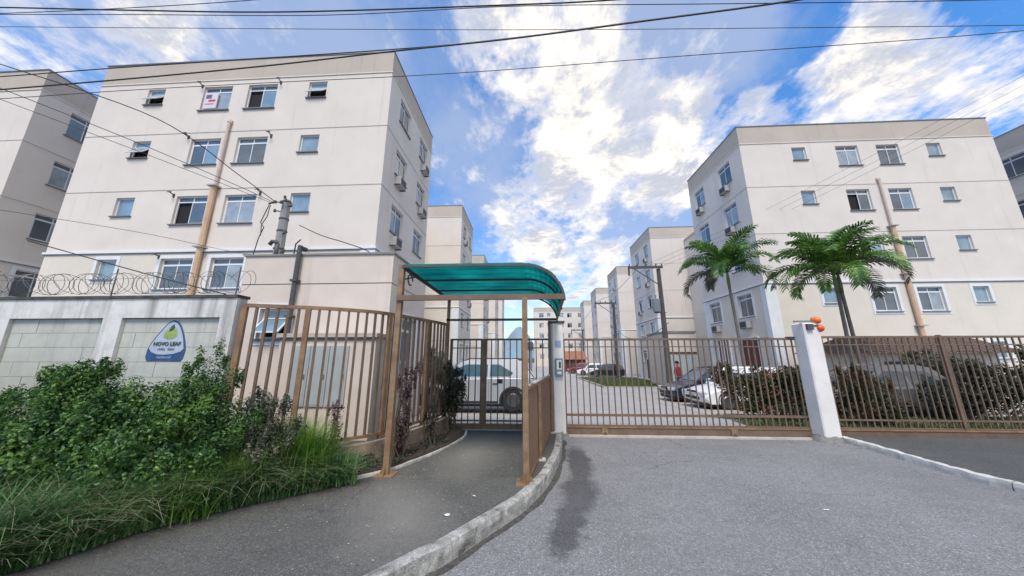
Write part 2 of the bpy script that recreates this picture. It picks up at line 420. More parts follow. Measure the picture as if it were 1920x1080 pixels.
def asphalt_material(name, c_lo, c_hi, stains=(), dust=()):
    m, nt = new_mat(name)
    N, K = nt.nodes, nt.links
    out = N.new('ShaderNodeOutputMaterial')
    b = N.new('ShaderNodeBsdfPrincipled')
    K.new(b.outputs[0], out.inputs[0])
    geo = N.new('ShaderNodeNewGeometry'); pos = geo.outputs['Position']

    def noise(scale, detail, rough=0.6, vec=None):
        n = N.new('ShaderNodeTexNoise')
        n.inputs['Scale'].default_value = scale; n.inputs['Detail'].default_value = detail
        n.inputs['Roughness'].default_value = rough
        K.new(vec or pos, n.inputs['Vector'])
        return n

    def mr(v, a, bb, c=0.0, d=1.0):
        n = N.new('ShaderNodeMapRange'); K.new(v, n.inputs[0])
        for i, x in enumerate((a, bb, c, d)):
            n.inputs[i + 1].default_value = x
        return n.outputs[0]

    def mixf(f, a, bb):
        n = N.new('ShaderNodeMix'); n.data_type = 'RGBA'
        K.new(f, n.inputs[0])
        for i, v in ((6, a), (7, bb)):
            if isinstance(v, tuple):
                n.inputs[i].default_value = (*v, 1)
            else:
                K.new(v, n.inputs[i])
        return n.outputs[2]

    cur = mixf(mr(noise(0.9, 7).outputs['Fac'], 0.32, 0.68), c_lo, c_hi)
    # stretched wear marks
    st = N.new('ShaderNodeVectorMath'); st.operation = 'MULTIPLY'; K.new(pos, st.inputs[0]); st.inputs[1].default_value = (1.4, 5.5, 1)
    cur = mixf(mr(noise(1.3, 6, 0.7, st.outputs[0]).outputs['Fac'], 0.54, 0.72, 0, 0.55), cur, tuple(x * 0.62 for x in c_lo))
    # aggregate: pale and dark stones
    v = N.new('ShaderNodeTexVoronoi'); v.inputs['Scale'].default_value = 105; K.new(pos, v.inputs['Vector'])
    sepc = N.new('ShaderNodeSeparateColor'); K.new(v.outputs['Color'], sepc.inputs[0])
    cur = mixf(mr(sepc.outputs[0], 0.80, 0.92, 0, 0.60), cur, tuple(min(1, x * 1.9) for x in c_hi))
    cur = mixf(mr(sepc.outputs[1], 0.74, 0.88, 0, 0.65), cur, tuple(x * 0.42 for x in c_lo))
    fine = noise(260, 2)
    cur = mixf(mr(fine.outputs['Fac'], 0.35, 0.6, 0.32, 0), cur, tuple(x * 0.5 for x in c_lo))
    rough = mr(fine.outputs['Fac'], 0.3, 0.7, 0.82, 0.95)
    wn = noise(3.0, 5, 0.65)
    wv = N.new('ShaderNodeVectorMath'); wv.operation = 'MULTIPLY_ADD'
    K.new(wn.outputs['Color'], wv.inputs[0]); wv.inputs[1].default_value = (0.42, 0.42, 0); K.new(pos, wv.inputs[2])
    tot = None
    for (cx, cy, rx, ry, ang) in stains:
        mp = N.new('ShaderNodeMapping'); mp.vector_type = 'TEXTURE'
        mp.inputs['Location'].default_value = (cx + 0.21, cy + 0.21, 0)
        mp.inputs['Rotation'].default_value = (0, 0, ang)
        mp.inputs['Scale'].default_value = (rx, ry, 1000)
        K.new(wv.outputs[0], mp.inputs[0])
        ln = N.new('ShaderNodeVectorMath'); ln.operation = 'LENGTH'; K.new(mp.outputs[0], ln.inputs[0])
        f = mr(ln.outputs['Value'], 0.70, 1.12, 1, 0)
        if tot is None:
            tot = f
        else:
            mx = N.new('ShaderNodeMath'); mx.operation = 'MAXIMUM'; K.new(tot, mx.inputs[0]); K.new(f, mx.inputs[1]); tot = mx.outputs[0]
    if tot is not None:
        s2 = N.new('ShaderNodeMath'); s2.operation = 'MULTIPLY'; K.new(tot, s2.inputs[0]); s2.inputs[1].default_value = 0.88
        dk = N.new('ShaderNodeVectorMath'); dk.operation = 'SCALE'; K.new(cur, dk.inputs[0]); dk.inputs[3].default_value = 0.32
        cur = mixf(s2.outputs[0], cur, dk.outputs[0])
    cn_ = noise(1.7, 4, 0.6)
    cv = N.new('ShaderNodeVectorMath'); cv.operation = 'MULTIPLY_ADD'
    K.new(cn_.outputs['Color'], cv.inputs[0]); cv.inputs[1].default_value = (0.9, 0.9, 0); K.new(pos, cv.inputs[2])
    ck = N.new('ShaderNodeTexVoronoi'); ck.feature = 'DISTANCE_TO_EDGE'; ck.inputs['Scale'].default_value = 0.42; K.new(cv.outputs[0], ck.inputs['Vector'])
    line = mr(ck.outputs['Distance'], 0.0, 0.0045, 0.75, 0.0)
    gate_ = mr(noise(0.6, 3).outputs['Fac'], 0.46, 0.58)
    lm = N.new('ShaderNodeMath'); lm.operation = 'MULTIPLY'; K.new(line, lm.inputs[0]); K.new(gate_, lm.inputs[1])
    cur = mixf(lm.outputs[0], cur, tuple(x * 0.3 for x in c_lo))
    cur = mixf(mr(noise(0.35, 5, 0.7).outputs['Fac'], 0.48, 0.66, 0, 0.38), cur, tuple(x * 0.72 for x in c_lo))
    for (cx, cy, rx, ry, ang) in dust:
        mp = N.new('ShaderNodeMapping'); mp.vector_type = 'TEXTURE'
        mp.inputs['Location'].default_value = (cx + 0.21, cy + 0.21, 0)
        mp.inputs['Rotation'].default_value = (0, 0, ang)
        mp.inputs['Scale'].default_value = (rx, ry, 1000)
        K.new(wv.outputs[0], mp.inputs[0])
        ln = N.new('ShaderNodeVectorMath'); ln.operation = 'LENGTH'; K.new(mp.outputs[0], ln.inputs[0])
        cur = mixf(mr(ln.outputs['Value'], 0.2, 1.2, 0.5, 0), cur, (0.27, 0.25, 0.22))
    K.new(cur, b.inputs['Base Color'])
    K.new(rough, b.inputs['Roughness'])
    bp = N.new('ShaderNodeBump'); bp.inputs['Strength'].default_value = 0.55; bp.inputs['Distance'].default_value = 0.006
    K.new(v.outputs['Distance'], bp.inputs['Height']); K.new(bp.outputs[0], b.inputs['Normal'])
    return m


M['road'] = asphalt_material('weathered_asphalt', (0.20, 0.197, 0.198), (0.262, 0.258, 0.258),
                             stains=((0.74, 5.3, 0.21, 1.05, -0.05), (0.58, 4.3, 0.23, 0.66, -0.12), (0.36, 3.5, 0.17, 0.6, -0.25)))
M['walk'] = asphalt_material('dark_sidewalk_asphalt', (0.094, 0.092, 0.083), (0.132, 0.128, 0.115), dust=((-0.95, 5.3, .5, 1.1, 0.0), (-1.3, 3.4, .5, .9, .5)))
M['walk2'] = asphalt_material('side_asphalt', (0.075, 0.077, 0.074), (0.105, 0.106, 0.10))


# ------------------------------------------------------------------ mesh helpers
class MB:
    def __init__(s):
        s.v = []; s.f = []; s.mi = []; s.mats = []

    def m(s, key):
        if key not in s.mats:
            s.mats.append(key)
        return s.mats.index(key)

    def face(s, pts, mat=None):
        n = len(s.v)
        s.v += [tuple(p) for p in pts]
        s.f.append(tuple(range(n, n + len(pts))))
        s.mi.append(s.m(mat) if mat else 0)

    def box(s, x0, x1, y0, y1, z0, z1, mat=None):
        n = len(s.v)
        s.v += [(x0, y0, z0), (x1, y0, z0), (x1, y1, z0), (x0, y1, z0), (x0, y0, z1), (x1, y0, z1), (x1, y1, z1), (x0, y1, z1)]
        k = s.m(mat) if mat else 0
        for q in ((0, 3, 2, 1), (4, 5, 6, 7), (0, 1, 5, 4), (1, 2, 6, 5), (2, 3, 7, 6), (3, 0, 4, 7)):
            s.f.append(tuple(n + i for i in q)); s.mi.append(k)

    def tube(s, pts, r, n=6, mat=None, cap=True):
        pts = [Vector(p) for p in pts]
        rs = r if isinstance(r, (list, tuple)) else [r] * len(pts)
        base = len(s.v)
        k = s.m(mat) if mat else 0
        up = None
        for i, p in enumerate(pts):
            t = (pts[min(i + 1, len(pts) - 1)] - pts[max(i - 1, 0)]).normalized()
            if up is None:
                a = Vector((0, 0, 1)) if abs(t.z) < 0.9 else Vector((0, 1, 0))
                up = (a - t * a.dot(t)).normalized()
            else:
                up = (up - t * up.dot(t)).normalized()
            sd = t.cross(up)
            for j in range(n):
                a = 2 * PI * (j + 0.5) / n
                s.v.append(tuple(p + (up * math.cos(a) + sd * math.sin(a)) * rs[i]))
        for i in range(len(pts) - 1):
            for j in range(n):
                a = base + i * n + j; b = base + i * n + (j + 1) % n
                s.f.append((a, b, b + n, a + n)); s.mi.append(k)
        if cap:
            s.f.append(tuple(base + j for j in reversed(range(n)))); s.mi.append(k)
            e = base + (len(pts) - 1) * n
            s.f.append(tuple(e + j for j in range(n))); s.mi.append(k)

    def beam(s, a, b, w, h, mat=None):
        """rectangular bar from a to b, width w horizontally, h the other way"""
        a, b = Vector(a), Vector(b)
        t = (b - a).normalized()
        up = Vector((0, 0, 1)) if abs(t.z) < 0.9 else Vector((0, 1, 0))
        sd = t.cross(up).normalized(); up = sd.cross(t).normalized()
        n = len(s.v); k = s.m(mat) if mat else 0
        for p in (a, b):
            for i, j in ((-1, -1), (1, -1), (1, 1), (-1, 1)):
                s.v.append(tuple(p + sd * (i * w / 2) + up * (j * h / 2)))
        for q in ((0, 3, 2, 1), (4, 5, 6, 7), (0, 1, 5, 4), (1, 2, 6, 5), (2, 3, 7, 6), (3, 0, 4, 7)):
            s.f.append(tuple(n + i for i in q)); s.mi.append(k)

    def lathe(s, prof, c, axis='Z', n=20, mat=None):
        """prof: (r, h) pairs"""
        base = len(s.v); k = s.m(mat) if mat else 0
        for r, h in prof:
            for j in range(n):
                a = 2 * PI * j / n
                u, w = r * math.cos(a), r * math.sin(a)
                p = (u, w, h) if axis == 'Z' else ((u, h, w) if axis == 'Y' else (h, u, w))
                s.v.append((p[0] + c[0], p[1] + c[1], p[2] + c[2]))
        for i in range(len(prof) - 1):
            for j in range(n):
                a = base + i * n + j; b = base + i * n + (j + 1) % n
                s.f.append((a, b, b + n, a + n)); s.mi.append(k)
        s.f.append(tuple(base + j for j in range(n))); s.mi.append(k)
        e = base + (len(prof) - 1) * n
        s.f.append(tuple(e + j for j in range(n))); s.mi.append(k)

    def mesh(s, name, mat=None, off=(0, 0, 0), smooth=False):
        me = bpy.data.meshes.new(name)
        vs = [(x - off[0], y - off[1], z - off[2]) for x, y, z in s.v]
        me.from_pydata(vs, [], s.f)
        keys = s.mats if s.mats else [mat]
        for kx in keys:
            me.materials.append(M[kx])
        if len(keys) > 1:
            me.polygons.foreach_set('material_index', s.mi)
        if smooth:
            me.polygons.foreach_set('use_smooth', [True] * len(me.polygons))
        me.update()
        return me


def link(name, me, parent=None, loc=(0, 0, 0), rz=0.0, rot=None):
    o = bpy.data.objects.new(name, me)
    C.objects.link(o)
    o.location = loc
    o.rotation_euler = rot if rot else (0, 0, rz)
    if parent:
        o.parent = parent
    return o


def build(mb, name, mat=None, parent=None, off=(0, 0, 0), smooth=False, bevel=0.0, fix=True, segs=1):
    me = mb.mesh(name, mat, off, smooth)
    if fix or bevel:
        bm = bmesh.new(); bm.from_mesh(me)
        if bevel:
            bmesh.ops.remove_doubles(bm, verts=bm.verts, dist=1e-5)
            bmesh.ops.bevel(bm, geom=[e for e in bm.edges], offset=bevel, segments=segs, affect='EDGES', clamp_overlap=True)
        bmesh.ops.recalc_face_normals(bm, faces=bm.faces)
        bm.to_mesh(me); bm.free()
    return link(name, me, parent)


def thing(name, label, cat, loc=(0, 0, 0), rz=0.0, group=None):
    o = bpy.data.objects.new(name, None)
    C.objects.link(o)
    o.empty_display_size = 0.3
    o.location = loc; o.rotation_euler = (0, 0, rz)
    return tag(o, label, cat, group)


def tag(o, label, cat, group=None):
    o['label'] = label; o['category'] = cat
    if group:
        o['group'] = group
    return o


def kind(o, k):
    o['kind'] = k
    return o


def part_label(o, l):
    o['label'] = l
    return o


def dup_tree(root, loc=None, rz=None, label=None):
    r = root.copy(); C.objects.link(r)
    if loc is not None:
        r.location = loc
    if rz is not None:
        r.rotation_euler = (0, 0, rz)
    if label:
        r['label'] = label
    for ch in list(root.children):
        c = ch.copy(); C.objects.link(c); c.parent = r
        for g in list(ch.children):
            d = g.copy(); C.objects.link(d); d.parent = c
    return r


# ------------------------------------------------------------------ ground
def gz(y):
    return 0.0 if y < 9 else -.65 * (1 - math.exp(-(y - 9) / 10))


def sloped(name, x0, x1, y0, y1, dz, matk):
    mb = MB(); n = max(2, int((y1 - y0) / 1.0)); ys = [y0 + (y1 - y0) * i / n for i in range(n + 1)]
    for a, b in zip(ys[:-1], ys[1:]):
        mb.face([(x0, a, gz(a) + dz), (x1, a, gz(a) + dz), (x1, b, gz(b) + dz), (x0, b, gz(b) + dz)])
    return kind(build(mb, name, matk, fix=False), 'structure')


def sheet(name, pts, z, matk, holes=None):
    mb = MB(); mb.face([(x, y, z) for x, y in pts])
    o = build(mb, name, matk, fix=False)
    kind(o, 'structure')
    return o


def grid_sheet(name, x0, x1, y0, y1, z, matk):
    return sheet(name, [(x0, y0), (x1, y0), (x1, y1), (x0, y1)], z, matk)


grid_sheet('ground', -2500, 2500, -800, 3500, -0.72, 'soil')
grid_sheet('road', -40, 40, -30, 7.0, 0.0, 'road')
sloped('inner_road', -40, 45, 6.996, 130, 0.004, 'concrete')

KERB = [(-3.0, -0.6), (-2.0, 1.0), (-1.40, 1.95), (-0.86, 2.66), (-0.70, 2.83), (-0.44, 3.21), (-0.13, 3.67), (0.0, 3.92), (0.20, 4.40), (0.33, 4.88), (0.48, 5.55), (0.57, 6.18), (0.62, 6.7)]


def smooth_line(p, n=6):
    out = []
    for i in range(len(p) - 1):
        p0 = Vector(p[max(i - 1, 0)]); p1 = Vector(p[i]); p2 = Vector(p[i + 1]); p3 = Vector(p[min(i + 2, len(p) - 1)])
        for k in range(n):
            t = k / n
            out.append(0.5 * ((2 * p1) + (-p0 + p2) * t + (2 * p0 - 5 * p1 + 4 * p2 - p3) * t * t + (-p0 + 3 * p1 - 3 * p2 + p3) * t ** 3))
    out.append(Vector(p[-1]))
    return out


kl = smooth_line(KERB, 8)


def offset_line(pts, d):
    out = []
    for i, p in enumerate(pts):
        t = (pts[min(i + 1, len(pts) - 1)] - pts[max(i - 1, 0)]).normalized()
        out.append(p + Vector((-t.y, t.x)) * d)
    return out


def kerb_stone(line, w, z1, matk, seed=0, joints=1.0, lean=0.02):
    """list of kerb stones, each a rough rounded block following the line"""
    stones = []
    inner = offset_line(line, w)
    acc = 0; cur = [0]
    for i in range(1, len(line)):
        acc += (line[i] - line[i - 1]).length
        cur.append(i)
        if acc >= joints or i == len(line) - 1:
            stones.append(cur); cur = [i]; acc = 0
    meshes = []
    for st in stones:
        mb = MB()
        rows = []
        dense = []
        for a, b in zip(st[:-1], st[1:]):
            for k in range(3):
                dense.append(a + k / 3)
        dense.append(float(st[-1]))
        # small gap at the joint
        for f in dense:
            i = int(min(math.floor(f), len(line) - 2)); t = f - i
            if f == dense[0]:
                t += 0.04
            if f == dense[-1]:
                t -= 0.04
            o = line[i].lerp(line[i + 1], t); n = inner[i].lerp(inner[i + 1], t)
            prof = [(0.0, -0.02), (0.03 * 1, z1 * 0.55), (0.10, z1 * 0.93), (0.25, z1 * 1.0), (0.6, z1 * 1.02), (0.92, z1), (1.0, z1 * 0.9), (1.0, -0.02)]
            row = []
            for u, z in prof:
                p = o.lerp(n, u)
                nz = mn.noise(Vector((p.x * 7, p.y * 7, z * 9 + seed))) * 0.012 + mn.noise(Vector((p.x * 22, p.y * 22, z * 20 + seed))) * 0.007
                row.append((p.x + nz, p.y - nz, z + (nz if z > 0 else 0)))
            rows.append(row)
        n = len(rows[0])
        for r in rows:
            mb.v += r
        for i in range(len(rows) - 1):
            for j in range(n - 1):
                mb.f.append((i * n + j, i * n + j + 1, (i + 1) * n + j + 1, (i + 1) * n + j)); mb.mi.append(0)
        mb.f.append(tuple(range(n))); mb.mi.append(0)
        e = (len(rows) - 1) * n
        mb.f.append(tuple(e + j for j in range(n))); mb.mi.append(0)
        meshes.append(mb)
    return meshes


SW = 0.12
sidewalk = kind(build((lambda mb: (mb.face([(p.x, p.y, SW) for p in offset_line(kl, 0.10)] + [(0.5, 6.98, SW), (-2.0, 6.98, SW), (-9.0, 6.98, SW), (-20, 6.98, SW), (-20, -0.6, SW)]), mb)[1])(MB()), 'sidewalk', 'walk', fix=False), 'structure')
kb = thing('road_kerb', 'worn white painted kerb curving from the pavement foreground to the gate', 'kerb')
for mbk in kerb_stone(kl, 0.122, 0.135, 'kerbwhite', joints=0.95):
    build(mbk, 'kerb_stone', 'kerbwhite', kb, smooth=False)

# gutter grit along the kerb foot
mb = MB()
gl = offset_line(kl, -0.01); g2 = offset_line(kl, -0.13)
for i in range(len(gl) - 1):
    w = lambda k: 0.5 + 0.5 * mn.noise(Vector((g2[k].x * 3, g2[k].y * 3, 0)))
    a, b = gl[i], gl[i + 1]
    c = b.lerp(g2[i + 1], max(0.1, w(i + 1))); d = a.lerp(g2[i], max(0.1, w(i)))
    mb.face([(a.x, a.y, .004), (b.x, b.y, .004), (c.x, c.y, .004), (d.x, d.y, .004)])
M['grit'] = mat('gutter_grit', (0.085, 0.08, 0.07), 0.95, var=0.5, vscale=20, bump=0.8, speck=0.5)
kind(build(mb, 'gutter_grit', 'grit', fix=False), 'stuff')

# right kerb with darker apron beyond it
rk = [Vector(p) for p in ((6.03, 7.2), (6.02, 6.9), (5.99, 6.5), (5.95, 6.0), (5.88, 5.4), (5.9, 4.6), (6.3, 3.6), (7.2, 2.9), (9, 2.4), (14, 2.2), (30, 2.2))]
rkk = smooth_line([tuple(p) for p in rk[1:]], 5)
rev = list(reversed(rkk))
kr = thing('side_kerb', 'thin white kerb running from the wide white pillar toward the right', 'kerb')
for mbk in kerb_stone(rkk, 0.10, 0.10, 'kerbwhite', seed=5, joints=1.1):
    build(mbk, 'kerb_stone', 'kerbwhite2', kr)
mb = MB(); mb.face([(p.x + 0.05, p.y, 0.085) for p in rkk] + [(30, 6.97, 0.085), (6.06, 6.97, 0.085)])
kind(build(mb, 'side_pavement', 'walk2', fix=False), 'structure')

# planting bed left of the sidewalk
BED = [(-5.2, 0.6), (-3.85, 2.2), (-3.47, 2.9), (-3.0, 3.42), (-2.58, 3.76), (-2.32, 4.08), (-1.94, 4.46), (-1.72, 4.84), (-1.52, 5.3), (-1.37, 5.77), (-1.27, 6.3), (-1.32, 6.75)]
bl = smooth_line(BED, 5)
mb = MB()
for i in range(len(bl) - 1):
    a, b = bl[i], bl[i + 1]
    for k in range(12):
        def q(p, t):
            e = Vector((-9.0, p.y)) if p.y < 3.9 else Vector((min(p.x - 0.3, -2.2 + (6.9 - p.y) * 0.02), p.y + 0.0))
            r = p.lerp(e, t)
            return (r.x, r.y, SW + 0.004 + 0.06 * min(1, t * 12) * (1 + 0.5 * mn.noise(Vector((r.x * 3, r.y * 3, 0)))) * (1 if t > 0 else 0))
        mb.face([q(a, k / 12), q(b, k / 12), q(b, (k + 1) / 12), q(a, (k + 1) / 12)])
kind(build(mb, 'planting_bed', 'soil'), 'structure')
ed = thing('bed_edging', 'narrow white kerb line edging the planting bed beside the walkway', 'kerb')
el = [p for p in bl if p.y > 4.0]
for mbk in kerb_stone(list(reversed(el)), 0.045, SW + 0.035, 'kerbwhite2', seed=9, joints=0.8):
    build(mbk, 'kerb_stone', 'kerbwhite2', ed)
# faded white end of the edging near the pedestrian gate
# ------------------------------------------------------------------ buildings
WINCACHE = {}


def win_meshes(w, h, style):
    key = (round(w, 3), round(h, 3), style)
    if key in WINCACHE:
        return WINCACHE[key]
    t = 0.045
    d = {}
    # reveal frame
    mb = MB()
    y0, y1 = 0.085, 0.125
    hw = w / 2
    mb.box(-hw, -hw + t, y0, y1, 0, h); mb.box(hw - t, hw, y0, y1, 0, h)
    mb.box(-hw + t, hw - t, y0, y1, 0, t); mb.box(-hw + t, hw - t, y0, y1, h - t, h)
    small = style.startswith('vent')
    panes = []
    if small:
        if style == 'vent_open':
            mb.box(-hw + t, hw - t, y0 + .005, y1 - .005, h * 0.66, h * 0.66 + 0.03)
            panes.append(('blueglass', [(-hw + t, y1 - .02, h * .66 + .03), (hw - t, y1 - .02, h * .66 + .03), (hw - t, y1 - .02, h - t), (-hw + t, y1 - .02, h - t)]))
            a = [(-hw + t, -0.20, h * 0.20), (hw - t, -0.20, h * 0.20), (hw - t, y0, h * 0.64), (-hw + t, y0, h * 0.64)]
            panes.append(('blueglass', a))
            # tilted sash frame
            mb.beam(a[0], a[1], .035, .035); mb.beam(a[1], a[2], .035, .035); mb.beam(a[0], a[3], .035, .035)
        else:
            panes.append(('blueglass', [(-hw + t, y1 - .02, t), (hw - t, y1 - .02, t), (hw - t, y1 - .02, h - t), (-hw + t, y1 - .02, h - t)]))
    else:
        zt = h * 0.79
        mb.box(-hw + t, hw - t, y0 + .003, y1 - .003, zt, zt + .04)
        mb.box(-.02, .02, y0 + .004, y1 - .004, zt + .04, h - t)
        for sx in (-1, 1):
            x0, x1 = (-hw + t, -.02) if sx < 0 else (.02, hw - t)
            panes.append(('glass', [(x0, y1 - .02, zt + .04), (x1, y1 - .02, zt + .04), (x1, y1 - .02, h - t), (x0, y1 - .02, h - t)]))
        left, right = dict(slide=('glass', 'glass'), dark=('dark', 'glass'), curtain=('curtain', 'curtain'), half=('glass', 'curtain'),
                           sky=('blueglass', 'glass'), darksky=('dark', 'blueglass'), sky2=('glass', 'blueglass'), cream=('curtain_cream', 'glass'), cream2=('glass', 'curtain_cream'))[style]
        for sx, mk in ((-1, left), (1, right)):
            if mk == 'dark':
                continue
            x0, x1 = (-hw + t, 0.02) if sx < 0 else (-.02, hw - t)
            yy = 0.10 if sx < 0 else 0.085
            fr = .03
            mb.box(x0, x0 + fr, yy - .012, yy + .012, t, zt); mb.box(x1 - fr, x1, yy - .0121, yy + .0121, t, zt)
            mb.box(x0 + fr, x1 - fr, yy - .012, yy + .012, t, t + fr); mb.box(x0 + fr, x1 - fr, yy - .012, yy + .012, zt - fr, zt)
            panes.append((mk, [(x0 + fr, yy, t + fr), (x1 - fr, yy, t + fr), (x1 - fr, yy, zt - fr), (x0 + fr, yy, zt - fr)]))
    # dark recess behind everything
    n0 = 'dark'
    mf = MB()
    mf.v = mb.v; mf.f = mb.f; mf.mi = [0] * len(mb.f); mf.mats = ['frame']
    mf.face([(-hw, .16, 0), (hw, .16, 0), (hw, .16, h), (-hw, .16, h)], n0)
    d['frame'] = mf.mesh('window_frame')
    d['panes'] = []
    for mk, q in panes:
        mp = MB(); mp.face(q); d['panes'].append(mp.mesh('pane', mk))
    ms = MB(); ms.box(-hw - .05, hw + .05, -.07, .08, -.045, -.002)
    d['sill'] = ms.mesh('sill', 'granite')
    mz = MB()
    for a in ((-hw - .13, -hw, -.02, .0, -.15, h + .13), (hw, hw + .13, -.02, 0, -.15, h + .13), (-hw, hw, -.02, 0, h, h + .13), (-hw, hw, -.02, 0, -.15, -.045)):
        mz.box(*a)
    d['surround'] = mz.mesh('surround', 'white')
    WINCACHE[key] = d
    return d


def add_window(parent, pos, rz, w, h, style, surround=False, fine=True):
    d = win_meshes(w, h, style)
    f = link('window', d['frame'], parent, pos, rz)
    for p in d['panes']:
        link('pane', p, f)
    if fine:
        link('sill', d['sill'], f)
        if surround:
            link('surround', d['surround'], f)
    return f


def wall_face(mb, org, ang, width, z0, z1, holes, depth=.16):
    """org = left end seen from outside, ang = rotation of the local X axis; outside is local -Y"""
    ca, sa = math.cos(ang), math.sin(ang)

    def W(u, y, z):
        return (org[0] + u * ca - y * sa, org[1] + u * sa + y * ca, z)
    hs = [(max(0, u0), min(width, u1), max(z0, a), min(z1, b)) for u0, u1, a, b in holes if b > z0 and a < z1]
    us = sorted({0, width} | {h[0] for h in hs} | {h[1] for h in hs})
    zs = sorted({z0, z1} | {h[2] for h in hs} | {h[3] for h in hs})
    for i in range(len(us) - 1):
        for j in range(len(zs) - 1):
            uc, zc = (us[i] + us[i + 1]) / 2, (zs[j] + zs[j + 1]) / 2
            if any(h[0] < uc < h[1] and h[2] < zc < h[3] for h in hs):
                continue
            mb.face([W(us[i], 0, zs[j]), W(us[i + 1], 0, zs[j]), W(us[i + 1], 0, zs[j + 1]), W(us[i], 0, zs[j + 1])])
    for u0, u1, a, b in hs:
        mb.face([W(u0, 0, a), W(u0, 0, b), W(u0, depth, b), W(u0, depth, a)])
        mb.face([W(u1, 0, a), W(u1, depth, a), W(u1, depth, b), W(u1, 0, b)])
        mb.face([W(u0, 0, b), W(u1, 0, b), W(u1, depth, b), W(u0, depth, b)])
        mb.face([W(u0, 0, a), W(u0, depth, a), W(u1, depth, a), W(u1, 0, a)])


FL_R = [0.0, 2.6, 5.36, 8.12, 10.9, 13.64]
HEAD_R = [2.35, 5.10, 7.84, 10.62, 13.34]
FL_L = [0.0, 2.93, 5.62, 8.33, 11.03, 13.70]      # storey joints
HEAD_L = [2.72, 5.37, 8.05, 10.73, 13.40]
TOP = 14.8
ALL_STYLES = ['cream', 'cream2', 'slide', 'dark', 'half', 'sky', 'curtain', 'darksky', 'sky2', 'slide']


